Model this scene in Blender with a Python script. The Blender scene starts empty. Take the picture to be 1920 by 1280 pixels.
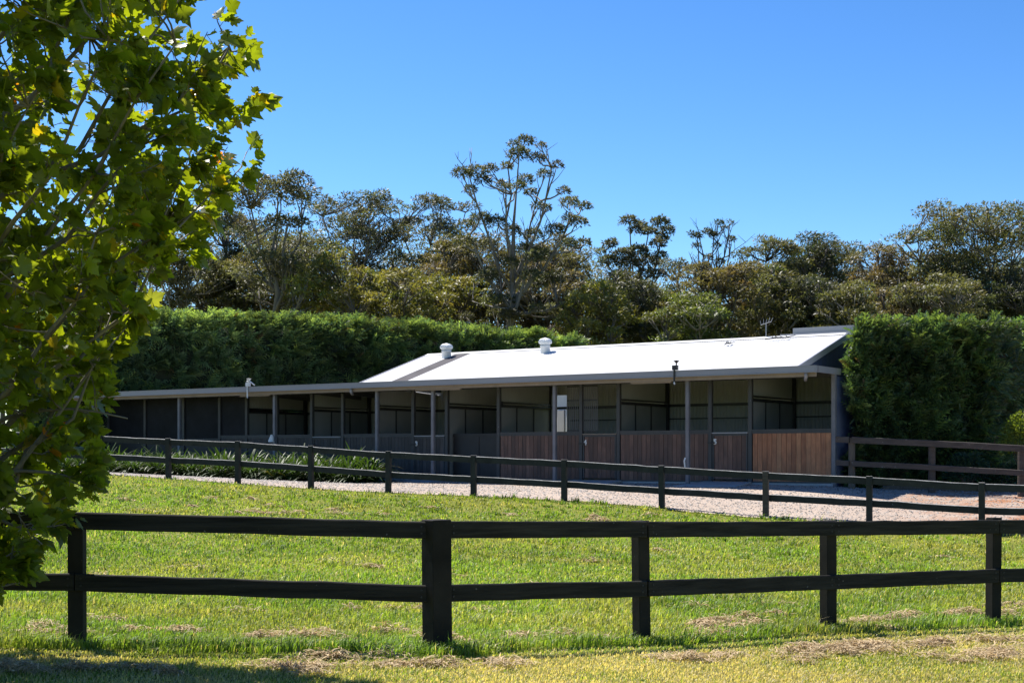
import bpy, math, random
import numpy as np
from mathutils import Vector, Matrix

SC = bpy.context.scene
COL = SC.collection
RNG = np.random.default_rng(7)
random.seed(7)

# ------------------------------------------------------------------ camera
F = 2667.0            # focal length in photo pixels (1920 wide)
HZ = 855.0            # horizon row
CZ = 2.0              # eye height
cam_d = bpy.data.cameras.new("camera")
cam = bpy.data.objects.new("camera", cam_d)
COL.objects.link(cam)
cam.location = (0, 0, CZ)
cam.rotation_euler = (math.radians(90), 0, 0)
cam_d.sensor_width = 36
cam_d.lens = 36 * F / 1920
cam_d.shift_y = (HZ - 640) / 1920
cam_d.clip_start = 0.1
cam_d.clip_end = 3000
SC.camera = cam

# ------------------------------------------------------------------ sky, sun, exposure
SUN_EL = math.radians(55.5)
SUN_VEC = Vector((-0.60 * math.cos(SUN_EL), 0.80 * math.cos(SUN_EL), math.sin(SUN_EL))).normalized()   # towards the sun
world = bpy.data.worlds.new("World")
SC.world = world
world.use_nodes = True
wn = world.node_tree
bg = wn.nodes["Background"]
sky = wn.nodes.new("ShaderNodeTexSky")
sky.sky_type = 'NISHITA'
sky.sun_disc = False
sky.sun_elevation = SUN_EL
sky.sun_rotation = math.atan2(SUN_VEC.x, SUN_VEC.y)
sky.altitude = 600
sky.air_density = 1.0
sky.dust_density = 0.3
sky.ozone_density = 3.5
bg.inputs[1].default_value = 0.113
hsv = wn.nodes.new("ShaderNodeHueSaturation")
hsv.inputs['Saturation'].default_value = 1.20
scl = wn.nodes.new("ShaderNodeVectorMath"); scl.operation = 'SCALE'; scl.inputs['Scale'].default_value = 0.5
gam = wn.nodes.new("ShaderNodeGamma"); gam.inputs['Gamma'].default_value = 1.3
wn.links.new(sky.outputs[0], hsv.inputs['Color'])
wn.links.new(hsv.outputs[0], scl.inputs[0]); wn.links.new(scl.outputs[0], gam.inputs['Color']); wn.links.new(gam.outputs[0], bg.inputs[0])
sun_d = bpy.data.lights.new("sun", 'SUN')
sun_d.energy = 4.1
sun_d.angle = math.radians(0.5)
sun_d.color = (1.0, 0.95, 0.86)
sun = bpy.data.objects.new("sun", sun_d)
COL.objects.link(sun)
sun.rotation_euler = SUN_VEC.to_track_quat('Z', 'Y').to_euler()
SC.view_settings.view_transform = 'Standard'
SC.view_settings.look = 'None'
SC.view_settings.exposure = 1.1
SC.view_settings.gamma = 1.0
SC.view_settings.use_curve_mapping = False
SC.cycles.max_bounces = 10
SC.cycles.diffuse_bounces = 6
SC.cycles.transmission_bounces = 6

# ------------------------------------------------------------------ helpers
def W(px, py, Y):
    """A point seen at photo pixel (px, py) at distance Y along the view."""
    return Vector(((px - 960) / F * Y, Y, CZ - (py - HZ) / F * Y))

def tag(o, label=None, cat=None, group=None, kind=None):
    if label: o["label"] = label
    if cat: o["category"] = cat
    if group: o["group"] = group
    if kind: o["kind"] = kind
    return o

def link(name, data, parent=None):
    o = bpy.data.objects.new(name, data)
    COL.objects.link(o)
    if parent is not None:
        o.parent = parent
    return o

def empty(name, loc, label, cat, group=None, rz=0.0):
    o = bpy.data.objects.new(name, None)
    COL.objects.link(o)
    o.empty_display_size = 0.2
    o.location = loc
    o.rotation_euler = (0, 0, rz)
    return tag(o, label, cat, group)

def np_mesh(name, V, Fc, mats, col=None, midx=None, smooth=False):
    """A mesh from arrays; all faces have the same number of corners."""
    me = bpy.data.meshes.new(name)
    V = np.asarray(V, dtype=np.float32)
    Fc = np.asarray(Fc, dtype=np.int32)
    n, k = Fc.shape
    me.vertices.add(len(V))
    me.vertices.foreach_set("co", V.ravel())
    me.loops.add(n * k)
    me.loops.foreach_set("vertex_index", Fc.ravel())
    me.polygons.add(n)
    me.polygons.foreach_set("loop_start", np.arange(0, n * k, k, dtype=np.int32))
    me.polygons.foreach_set("loop_total", np.full(n, k, dtype=np.int32))
    if smooth:
        me.polygons.foreach_set("use_smooth", np.ones(n, dtype=bool))
    for m in mats:
        me.materials.append(m)
    if midx is not None:
        me.polygons.foreach_set("material_index", np.asarray(midx, dtype=np.int32))
    if col is not None:
        a = me.attributes.new("col", 'FLOAT_COLOR', 'POINT')
        c = np.ones((len(V), 4), dtype=np.float32)
        c[:, :3] = col
        a.data.foreach_set("color", c.ravel())
    me.update(calc_edges=True)
    return me

def scatter(tv, tf, R, pos, scale):
    """Copies of a template (tv, tf) turned by R (n,3,3), scaled (n,) or (n,3), moved to pos."""
    tv = np.asarray(tv, float); tf = np.asarray(tf, int)
    n = len(pos); m = len(tv)
    sc = np.asarray(scale, float)
    if sc.ndim == 1: sc = np.repeat(sc[:, None], 3, 1)
    loc = tv[None] * sc[:, None, :]
    V = np.einsum('nij,nkj->nki', R, loc) + np.asarray(pos)[:, None, :]
    Fc = tf[None] + (np.arange(n) * m)[:, None, None]
    return V.reshape(-1, 3), Fc.reshape(-1, tf.shape[1])

def norm(a):
    return a / np.maximum(np.linalg.norm(a, axis=-1, keepdims=True), 1e-9)

def frames(xdir, zdir):
    """Rotation matrices with x along xdir and z near zdir."""
    x = norm(xdir)
    y = norm(np.cross(zdir, x))
    z = np.cross(x, y)
    return np.stack([x, y, z], axis=-1)

def rand_unit(n, rng=RNG):
    return norm(rng.normal(size=(n, 3)))

class MB:
    """Collects boxes, tubes and sheets and links them as one mesh object."""
    def __init__(s):
        s.v = []; s.f = []; s.m = []
    def add(s, vs, fs, mi=0):
        b = len(s.v)
        s.v += [tuple(v) for v in vs]
        s.f += [tuple(i + b for i in f) for f in fs]
        s.m += [mi] * len(fs)
    def box(s, x0, x1, y0, y1, z0, z1, mi=0):
        x0, x1 = sorted((x0, x1)); y0, y1 = sorted((y0, y1)); z0, z1 = sorted((z0, z1))
        s.add([(x0,y0,z0),(x1,y0,z0),(x1,y1,z0),(x0,y1,z0),(x0,y0,z1),(x1,y0,z1),(x1,y1,z1),(x0,y1,z1)],
              [(0,3,2,1),(4,5,6,7),(0,1,5,4),(1,2,6,5),(2,3,7,6),(3,0,4,7)], mi)
    def tube(s, pts, rad, n=7, mi=0, cap=True):
        pts = [Vector(p) for p in pts]
        if not hasattr(rad, '__len__'): rad = [rad] * len(pts)
        b = len(s.v); a = None
        for i, p in enumerate(pts):
            d = (pts[min(i + 1, len(pts) - 1)] - pts[max(i - 1, 0)])
            d = d.normalized() if d.length > 1e-9 else Vector((0, 0, 1))
            if a is None: a = d.orthogonal().normalized()
            a = (a - d * a.dot(d)); a = a.normalized() if a.length > 1e-6 else d.orthogonal().normalized()
            c = d.cross(a)
            for k in range(n):
                t = 2 * math.pi * k / n
                s.v.append(tuple(p + (a * math.cos(t) + c * math.sin(t)) * rad[i]))
        for i in range(len(pts) - 1):
            for k in range(n):
                k2 = (k + 1) % n
                s.f.append((b + i*n + k, b + i*n + k2, b + (i+1)*n + k2, b + (i+1)*n + k)); s.m.append(mi)
        if cap:
            s.f.append(tuple(b + k for k in reversed(range(n)))); s.m.append(mi)
            s.f.append(tuple(b + (len(pts)-1)*n + k for k in range(n))); s.m.append(mi)
    def lathe(s, cx, cy, prof, n=20, mi=0, ripple=0.0, nr=0, twist=0.0):
        b = len(s.v)
        for i, (r, z) in enumerate(prof):
            for k in range(n):
                t = 2 * math.pi * k / n
                rr = r * (1 + (ripple if (nr and k % 2) else 0))
                s.v.append((cx + rr * math.cos(t + twist * z), cy + rr * math.sin(t + twist * z), z))
        for i in range(len(prof) - 1):
            for k in range(n):
                k2 = (k + 1) % n
                s.f.append((b + i*n + k, b + i*n + k2, b + (i+1)*n + k2, b + (i+1)*n + k)); s.m.append(mi)
        s.f.append(tuple(b + (len(prof)-1)*n + k for k in range(n))); s.m.append(mi)
    def mesh(s, name, mats, smooth=False):
        me = bpy.data.meshes.new(name)
        me.from_pydata(s.v, [], s.f)
        for m in (mats if isinstance(mats, (list, tuple)) else [mats]):
            me.materials.append(m)
        me.polygons.foreach_set("material_index", np.array(s.m, dtype=np.int32))
        if smooth: me.polygons.foreach_set("use_smooth", np.ones(len(s.f), dtype=bool))
        me.update()
        return me
    def build(s, name, mats, parent=None, smooth=False, bevel=0.0):
        o = link(name, s.mesh(name, mats, smooth), parent)
        if bevel:
            md = o.modifiers.new("bevel", 'BEVEL'); md.width = bevel; md.segments = 2; md.limit_method = 'ANGLE'
        return o

# ------------------------------------------------------------------ materials
def new_mat(name):
    m = bpy.data.materials.new(name); m.use_nodes = True
    nt = m.node_tree
    return m, nt, nt.nodes["Principled BSDF"], nt.nodes["Material Output"]

def noise(nt, scale, detail=6, rough=0.6, vec=None):
    n = nt.nodes.new("ShaderNodeTexNoise")
    n.inputs['Scale'].default_value = scale
    n.inputs['Detail'].default_value = detail
    n.inputs['Roughness'].default_value = rough
    if vec is not None: nt.links.new(vec, n.inputs['Vector'])
    return n

def ramp(nt, fac, stops):
    r = nt.nodes.new("ShaderNodeValToRGB")
    while len(r.color_ramp.elements) < len(stops): r.color_ramp.elements.new(0.5)
    for e, (p, c) in zip(r.color_ramp.elements, stops):
        e.position = p; e.color = (*c, 1) if len(c) == 3 else c
    nt.links.new(fac, r.inputs[0])
    return r

def mixc(nt, fac, a, b, mode='MIX'):
    n = nt.nodes.new("ShaderNodeMix"); n.data_type = 'RGBA'; n.blend_type = mode
    for sock, v in ((n.inputs[0], fac), (n.inputs[6], a), (n.inputs[7], b)):
        if hasattr(v, 'links'): nt.links.new(v, sock)
        elif sock == n.inputs[0]: sock.default_value = v
        else: sock.default_value = (*v, 1)
    return n.outputs[2]

def coords(nt, stretch=(1, 1, 1), kind='Object', rnd=False):
    tc = nt.nodes.new("ShaderNodeTexCoord"); mp = nt.nodes.new("ShaderNodeMapping")
    mp.inputs['Scale'].default_value = stretch
    nt.links.new(tc.outputs[kind], mp.inputs['Vector'])
    if rnd:
        oi = nt.nodes.new("ShaderNodeObjectInfo")
        mu = nt.nodes.new("ShaderNodeVectorMath"); mu.operation = 'SCALE'
        cb = nt.nodes.new("ShaderNodeCombineXYZ")
        for i in range(3): nt.links.new(oi.outputs['Random'], cb.inputs[i])
        nt.links.new(cb.outputs[0], mu.inputs[0]); mu.inputs['Scale'].default_value = 37.0
        nt.links.new(mu.outputs[0], mp.inputs['Location'])
    return mp.outputs[0]

def bump(nt, bsdf, height, strength, dist=0.02):
    b = nt.nodes.new("ShaderNodeBump"); b.inputs['Strength'].default_value = strength; b.inputs['Distance'].default_value = dist
    nt.links.new(height, b.inputs['Height']); nt.links.new(b.outputs[0], bsdf.inputs['Normal'])

def simple_mat(name, c0, c1, rough=0.6, scale=4.0, stretch=(1, 1, 1), metal=0.0, bstr=0.15, rnd=True, specks=None, spec=0.5):
    m, nt, b, out = new_mat(name)
    vec = coords(nt, stretch, rnd=rnd)
    n = noise(nt, scale, 8, 0.65, vec)
    r = ramp(nt, n.outputs['Fac'], [(0.3, c0), (0.7, c1)])
    c = r.outputs[0]
    if specks:
        v2 = coords(nt, (1, 1, 1), rnd=rnd)
        n2 = noise(nt, specks[0], 2, 0.5, v2)
        r2 = ramp(nt, n2.outputs['Fac'], [(specks[1], (0, 0, 0)), (specks[1] + 0.03, (1, 1, 1))])
        c = mixc(nt, r2.outputs[0], c, specks[2])
    nt.links.new(c, b.inputs['Base Color'])
    b.inputs['Roughness'].default_value = rough
    b.inputs['Metallic'].default_value = metal
    b.inputs['Specular IOR Level'].default_value = spec
    if bstr: bump(nt, b, n.outputs['Fac'], bstr)
    return m

def foliage_mat(name, trans=0.4, gain=(1.5, 1.7, 0.5), rough=0.45, spec=0.4):
    """Albedo from the mesh's own 'col' attribute; light also passes through the leaf."""
    m, nt, b, out = new_mat(name)
    at = nt.nodes.new("ShaderNodeAttribute"); at.attribute_name = "col"
    nt.links.new(at.outputs['Color'], b.inputs['Base Color'])
    b.inputs['Roughness'].default_value = rough
    b.inputs['Specular IOR Level'].default_value = spec
    tr = nt.nodes.new("ShaderNodeBsdfTranslucent")
    nt.links.new(mixc(nt, 1.0, at.outputs['Color'], gain, 'MULTIPLY'), tr.inputs['Color'])
    mx = nt.nodes.new("ShaderNodeMixShader"); mx.inputs[0].default_value = trans
    nt.links.new(b.outputs[0], mx.inputs[1]); nt.links.new(tr.outputs[0], mx.inputs[2])
    nt.links.new(mx.outputs[0], out.inputs['Surface'])
    return m

M = {}
M['fence'] = simple_mat("black_stained_timber", (0.015, 0.0138, 0.011), (0.032, 0.029, 0.023), 0.8, 3.0, (1, 1, 1), bstr=0.3,
                        specks=(26, 0.75, (0.12, 0.115, 0.10)), spec=0.12)
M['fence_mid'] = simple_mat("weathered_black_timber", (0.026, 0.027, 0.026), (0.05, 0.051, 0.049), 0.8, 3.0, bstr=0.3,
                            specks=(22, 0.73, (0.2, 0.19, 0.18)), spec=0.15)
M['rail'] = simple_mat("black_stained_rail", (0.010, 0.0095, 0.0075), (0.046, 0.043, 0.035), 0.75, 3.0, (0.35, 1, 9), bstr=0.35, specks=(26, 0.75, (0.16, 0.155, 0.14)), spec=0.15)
M['fence_top'] = simple_mat("worn_sunlit_edge", (0.16, 0.155, 0.15), (0.6, 0.58, 0.55), 0.8, 5.0, bstr=0.2)  # weathered top edges, with the sunlit white line put into their pale colour
M['fence_old'] = simple_mat("faded_brown_timber", (0.035, 0.026, 0.022), (0.085, 0.066, 0.058), 0.7, 3.0, (1, 1, 6), bstr=0.3, specks=(22, 0.72, (0.35, 0.34, 0.32)))
M['log'] = simple_mat("raw_timber_post", (0.06, 0.047, 0.035), (0.14, 0.115, 0.09), 0.8, 6.0, (4, 4, 0.5), bstr=0.4)
M['steel'] = simple_mat("charcoal_painted_steel", (0.035, 0.036, 0.038), (0.055, 0.056, 0.058), 0.5, 3.0, bstr=0.05, specks=(18, 0.76, (0.3, 0.3, 0.3)))
M['post'] = simple_mat("grey_galvanised_post", (0.12, 0.12, 0.135), (0.19, 0.19, 0.21), 0.5, 3.0, metal=0.0, bstr=0.05)
M['dark'] = simple_mat("dark_steel", (0.012, 0.012, 0.013), (0.022, 0.022, 0.024), 0.5, 3.0, bstr=0.05)
M['gutter'] = simple_mat("grey_blue_gutter", (0.23, 0.23, 0.26), (0.28, 0.28, 0.31), 0.35, 0.6, (0.5, 1, 1), bstr=0.0)
M['soffit'] = simple_mat("soffit_board", (0.20, 0.16, 0.12), (0.28, 0.22, 0.17), 0.6, 2.0, bstr=0.0)
M['white_roof'] = simple_mat("white_corrugated_roof", (0.58, 0.58, 0.585), (0.66, 0.66, 0.665), 0.6, 1.3, (2.2, 0.18, 1), bstr=0.0, spec=0.3)
M['roof_grey'] = simple_mat("grey_roof_metal", (0.30, 0.30, 0.31), (0.37, 0.37, 0.38), 0.45, 0.5, bstr=0.0)
M['skylight'] = simple_mat("translucent_grey_sheet", (0.085, 0.08, 0.085), (0.13, 0.12, 0.13), 0.8, 2.0, (1, 1, 1), bstr=0.0, spec=0.15)
M['navy'] = simple_mat("navy_wall_sheet", (0.022, 0.036, 0.085), (0.03, 0.045, 0.10), 0.45, 1.0, bstr=0.0)
M['lining'] = simple_mat("cream_corrugated_lining", (0.235, 0.24, 0.22), (0.30, 0.305, 0.28), 0.6, 0.7, bstr=0.0)
M['partition'] = simple_mat("grey_partition_sheet", (0.18, 0.185, 0.18), (0.24, 0.245, 0.235), 0.6, 0.7, bstr=0.0)
M['vent'] = simple_mat("white_ventilator_metal", (0.66, 0.67, 0.68), (0.74, 0.75, 0.76), 0.4, 3.0, bstr=0.0)
M['white'] = simple_mat("white_paint", (0.72, 0.71, 0.69), (0.82, 0.81, 0.79), 0.6, 3.0, bstr=0.0)
M['concrete'] = simple_mat("pale_concrete", (0.32, 0.32, 0.32), (0.44, 0.44, 0.44), 0.85, 6.0, bstr=0.2)
M['ceil'] = simple_mat("dark_rafter_steel", (0.05, 0.05, 0.05), (0.08, 0.08, 0.08), 0.6, 3.0, bstr=0.0)

def screen_mat():
    m, nt, b, out = new_mat("dark_shade_screen")
    n = noise(nt, 2.0, 5, 0.7, coords(nt))
    r = ramp(nt, n.outputs['Fac'], [(0.35, (0.006, 0.007, 0.010)), (0.75, (0.016, 0.018, 0.024))])
    nt.links.new(r.outputs[0], b.inputs['Base Color'])
    b.inputs['Roughness'].default_value = 0.5; b.inputs['Specular IOR Level'].default_value = 0.12
    bump(nt, b, noise(nt, 1.2, 3, 0.5, coords(nt)).outputs['Fac'], 0.15, 0.05)
    return m
M['screen'] = screen_mat()

def board_mat(name, c0, c1, c2):
    """Timber boards: each board its own tone, grain along z, knots and grime."""
    m, nt, b, out = new_mat(name)
    oi = nt.nodes.new("ShaderNodeObjectInfo")
    base = ramp(nt, oi.outputs['Random'], [(0.0, c0), (0.5, c1), (1.0, c2)])
    grain = noise(nt, 9, 8, 0.7, coords(nt, (6, 6, 0.35), rnd=True))
    gr = ramp(nt, grain.outputs['Fac'], [(0.25, (0.45, 0.45, 0.45)), (0.75, (1.25, 1.2, 1.15))])
    c = mixc(nt, 1.0, base.outputs[0], gr.outputs[0], 'MULTIPLY')
    big = noise(nt, 1.6, 4, 0.6, coords(nt, (1, 1, 1), rnd=True))
    st = ramp(nt, big.outputs['Fac'], [(0.35, (0.6, 0.6, 0.62)), (0.65, (1.1, 1.08, 1.05))])
    c = mixc(nt, 0.8, c, st.outputs[0], 'MULTIPLY')
    sp = noise(nt, 30, 2, 0.5, coords(nt, rnd=True))
    spm = ramp(nt, sp.outputs['Fac'], [(0.74, (0, 0, 0)), (0.78, (1, 1, 1))])
    c = mixc(nt, spm.outputs[0], c, (0.35, 0.33, 0.3))
    nt.links.new(c, b.inputs['Base Color'])
    b.inputs['Roughness'].default_value = 0.6
    bump(nt, b, grain.outputs['Fac'], 0.3, 0.01)
    return m
M['board'] = board_mat("red_brown_board", (0.36, 0.145, 0.066), (0.48, 0.205, 0.098), (0.60, 0.29, 0.14))
M['board_brown'] = board_mat("brown_board", (0.105, 0.062, 0.048), (0.165, 0.088, 0.064), (0.24, 0.135, 0.10))
M['board_grey'] = board_mat("greyed_board", (0.055, 0.048, 0.046), (0.07, 0.06, 0.058), (0.09, 0.08, 0.078))

M['leaf'] = foliage_mat("plane_leaf", 0.58, (2.7, 2.35, 0.4), 0.38, 0.5)
M['euc'] = foliage_mat("eucalypt_leaf", 0.42, (1.6, 1.5, 0.65), 0.5, 0.45)
M['hedge'] = foliage_mat("conifer_spray", 0.40, (1.6, 1.65, 0.6), 0.5, 0.55)
M['grass'] = foliage_mat("grass_blade", 0.45, (1.4, 1.4, 0.6), 0.5, 0.35)
M['strap'] = foliage_mat("strap_leaf", 0.3, (1.5, 1.6, 0.5), 0.5, 0.3)
M['straw'] = foliage_mat("dry_straw", 0.2, (1.1, 1.0, 0.8), 0.7, 0.2)
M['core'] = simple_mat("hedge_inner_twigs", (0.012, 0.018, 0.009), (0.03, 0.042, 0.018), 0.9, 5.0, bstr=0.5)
M['bark'] = simple_mat("grey_plane_bark", (0.10, 0.085, 0.06), (0.24, 0.21, 0.16), 0.75, 6.0, (1, 1, 0.6), bstr=0.3, rnd=False)
M['gum'] = simple_mat("pale_gum_bark", (0.085, 0.072, 0.058), (0.27, 0.24, 0.205), 0.75, 0.9, (1, 1, 0.25), bstr=0.2, rnd=True)
M['gum_dark'] = simple_mat("dark_gum_bark", (0.045, 0.036, 0.03), (0.15, 0.125, 0.10), 0.8, 0.9, (1, 1, 0.25), bstr=0.2, rnd=True)

def ground_mat():
    m, nt, b, out = new_mat("lawn_soil_and_thatch")
    vec = coords(nt, rnd=False)
    n1 = noise(nt, 0.5, 5, 0.6, vec); n2 = noise(nt, 9.0, 8, 0.75, vec)
    r1 = ramp(nt, n1.outputs['Fac'], [(0.35, (0.14, 0.17, 0.024)), (0.65, (0.22, 0.22, 0.05))])
    r2 = ramp(nt, n2.outputs['Fac'], [(0.3, (0.55, 0.55, 0.5)), (0.7, (1.35, 1.3, 1.2))])
    c = mixc(nt, 1.0, r1.outputs[0], r2.outputs[0], 'MULTIPLY')
    nt.links.new(c, b.inputs['Base Color'])
    b.inputs['Roughness'].default_value = 0.95
    b.inputs['Specular IOR Level'].default_value = 0.1
    bump(nt, b, n2.outputs['Fac'], 0.6, 0.05)
    return m
M['ground'] = ground_mat()

def gravel_mat():
    m, nt, b, out = new_mat("pink_gravel")
    vec = coords(nt, rnd=False)
    n1 = noise(nt, 0.35, 4, 0.6, vec)
    n2 = noise(nt, 28.0, 4, 0.8, vec)
    n3 = noise(nt, 1.7, 5, 0.7, vec)
    r1 = ramp(nt, n1.outputs['Fac'], [(0.35, (0.43, 0.345, 0.285)), (0.65, (0.50, 0.405, 0.335))])
    r2 = ramp(nt, n2.outputs['Fac'], [(0.30, (0.30, 0.28, 0.27)), (0.45, (0.92, 0.92, 0.92)), (0.75, (1.3, 1.28, 1.26))])
    c = mixc(nt, 1.0, r1.outputs[0], r2.outputs[0], 'MULTIPLY')
    # rusty earth showing through, towards the right of the yard
    sx = nt.nodes.new("ShaderNodeSeparateXYZ"); nt.links.new(vec, sx.inputs[0])
    mr = nt.nodes.new("ShaderNodeMapRange"); mr.inputs[1].default_value = 8.0; mr.inputs[2].default_value = 11.5
    nt.links.new(sx.outputs[0], mr.inputs[0])
    r3 = ramp(nt, n3.outputs['Fac'], [(0.42, (0, 0, 0)), (0.56, (1, 1, 1))])
    mu = nt.nodes.new("ShaderNodeMath"); mu.operation = 'MULTIPLY'
    nt.links.new(mr.outputs[0], mu.inputs[0]); nt.links.new(r3.outputs[0], mu.inputs[1])
    c = mixc(nt, mu.outputs[0], c, (0.36, 0.17, 0.09))
    nt.links.new(c, b.inputs['Base Color'])
    b.inputs['Roughness'].default_value = 0.9
    b.inputs['Specular IOR Level'].default_value = 0.2
    bump(nt, b, n2.outputs['Fac'], 0.8, 0.03)
    return m
M['gravel'] = gravel_mat()

# ------------------------------------------------------------------ the lie of the land
FB = Vector((7.7, 36.0))                     # right end of the stable's eave
DV = Vector((-0.828, 0.561)); NV = Vector((0.561, 0.828))   # along the stable to the left, and into it
MA = Vector((-9.22, 38.2)); MBp = Vector((9.91, 30.0))      # paddock fence along the yard
MDIR = (MBp - MA).normalized(); MPER = Vector((MDIR.y, -MDIR.x))
def barn_xy(u, v): return FB + DV * u + NV * v
def on_mid(px):
    k = (px - 960) / F
    t = (k * MA.y - MA.x) / ((MBp.x - MA.x) - k * (MBp.y - MA.y))
    return MA + (MBp - MA) * t
MID_POSTS = [(316, 897), (446, 906), (583, 916), (728, 923), (888, 930), (1058, 938), (1241, 952), (1436, 970), (1630, 977), (1841, 1003)]
FRONT = [(145, 1208, 12.07, 0.13), (820, 1217, 12.2, 0.19), (1203, 1200, 13.2, 0.125), (1553, 1178, 14.5, 0.125), (1862, 1166, 15.3, 0.12)]

ctrl = []
for px, py, Y, w in FRONT: ctrl.append(tuple(W(px, py, Y)))
for px, py in MID_POSTS:
    p = on_mid(px); ctrl.append((p.x, p.y, CZ - (py - HZ) / F * p.y))
for u, z in ((0, 1.15), (4, 1.17), (8, 1.17), (12, 1.18), (16, 1.22), (20, 1.28), (25, 1.36), (30, 1.4)):
    p = barn_xy(u, -0.3); ctrl.append((p.x, p.y, z))
    for v in (1.0, 4, 8): 
        p = barn_xy(u, v); ctrl.append((p.x, p.y, 1.24 if u < 14 else max(1.24, z)))
for x, y, z in ((8.9, 37.6, 1.1), (15, 40.5, 1.0), (12, 35.5, 1.03), (12.45, 34.6, 0.96), (16, 33, 0.9), (10.55, 29.3, 0.33), (16, 28.2, 0.25),
                (-5, 5, 0.42), (5, 5, 0.34), (0, 8.5, 0.35), (-6, 10, 0.45), (6, 10, 0.28), (-16, 12, 0.6), (16, 15, 0.1), (-20, 42, 1.9), (-16, 40, 1.75), (-30, 60, 2.0), (28, 30, 0.3), (30, 45, 0.9),
                (-60, 100, 2), (0, 70, 1.4), (0, 100, 1.5), (60, 100, 1.5), (-200, 300, 2), (200, 300, 2), (0, 400, 2), (-60, 0, 0.8), (60, 0, 0), (0, -60, 0.3),
                (-300, -150, 0.5), (300, -150, 0), (-400, 100, 1), (400, 100, 1)):
    ctrl.append((x, y, z))
CT = np.array(ctrl)
def tps_k(r2): return np.where(r2 > 0, 0.5 * r2 * np.log(np.maximum(r2, 1e-12)), 0)
def tps_fit(C):
    n = len(C); S = 10.0
    P = C[:, :2] / S
    K = tps_k(((P[:, None] - P[None]) ** 2).sum(-1)) + np.eye(n) * 0.02
    A = np.zeros((n + 3, n + 3)); A[:n, :n] = K; A[:n, n] = 1; A[:n, n+1:] = P; A[n, :n] = 1; A[n+1:, :n] = P.T
    return P, np.linalg.solve(A, np.concatenate([C[:, 2], np.zeros(3)])), S
TP, TW, TS = tps_fit(CT)
def H(x, y):
    q = np.stack([np.asarray(x, float).ravel(), np.asarray(y, float).ravel()], -1) / TS
    out = np.empty(len(q))
    for i in range(0, len(q), 40000):
        s = q[i:i+40000]
        out[i:i+40000] = tps_k(((s[:, None] - TP[None]) ** 2).sum(-1)) @ TW[:-3] + TW[-3] + s @ TW[-2:]
    return out
def h1(x, y): return float(H([x], [y])[0])

def axis(lo, hi, step, far):
    a = list(np.arange(lo, hi + 1e-6, step)); s = step
    x = hi
    while x < far: s *= 1.35; x += s; a.append(x)
    x = lo; s = step
    while x > -far: s *= 1.35; x -= s; a.insert(0, x)
    return np.array(a)
gx = axis(-20, 20, 0.4, 1500); gy = axis(2, 48, 0.4, 1500)
GX, GY = np.meshgrid(gx, gy)
GZ = H(np.clip(GX, -380, 380), np.clip(GY, -140, 380)).reshape(GX.shape)
nx, ny = len(gx), len(gy)
idx = np.arange(nx * ny).reshape(ny, nx)
quads = np.stack([idx[:-1, :-1], idx[:-1, 1:], idx[1:, 1:], idx[1:, :-1]], -1).reshape(-1, 4)
ground = link("ground", np_mesh("ground", np.stack([GX, GY, GZ], -1).reshape(-1, 3), quads, [M['ground']], smooth=True))
tag(ground, kind="structure")

# gravel yard between the paddock fence and the stable: one sheet just above the ground
DE = []   # front edge of the gravel (x, y)
for px in np.arange(-150, 2500, 12):
    p = on_mid(px)
    off = np.interp(px, [200, 500, 1200, 1330, 1440, 1640, 1850, 2300], [0.35, 0.1, 0.0, 0.35, 0.25, 0.3, 0.12, 0.1])
    q = p + MPER * (off + 0.06 * math.sin(px * 0.05) + 0.04 * math.sin(px * 0.17))
    DE.append((q.x, q.y))
DE = np.array(DE)
back_line = np.array([barn_xy(34, -0.6), barn_xy(15, -0.6), barn_xy(13, 0.9), barn_xy(0.3, 0.9), (9.2, 37.7), (14.5, 38.5), (26, 42)])
seg = np.concatenate([[0], np.cumsum(np.linalg.norm(np.diff(back_line, axis=0), axis=1))])
tt = np.linspace(0, 1, len(DE))
BE = np.stack([np.interp(tt * seg[-1], seg, back_line[:, i]) for i in (0, 1)], -1)
K = 34
ks = np.linspace(0, 1, K)
GV = DE[None] * (1 - ks[:, None, None]) + BE[None] * ks[:, None, None]
gz = H(GV[..., 0], GV[..., 1]).reshape(GV.shape[:2]) + 0.02
gz[0] -= 0.05
gi = np.arange(K * len(DE)).reshape(K, len(DE))
gq = np.stack([gi[:-1, :-1], gi[:-1, 1:], gi[1:, 1:], gi[1:, :-1]], -1).reshape(-1, 4)
drive = link("gravel_driveway", np_mesh("gravel_driveway", np.concatenate([GV, gz[..., None]], -1).reshape(-1, 3), gq, [M['gravel']], smooth=True))
tag(drive, kind="structure")

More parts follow.
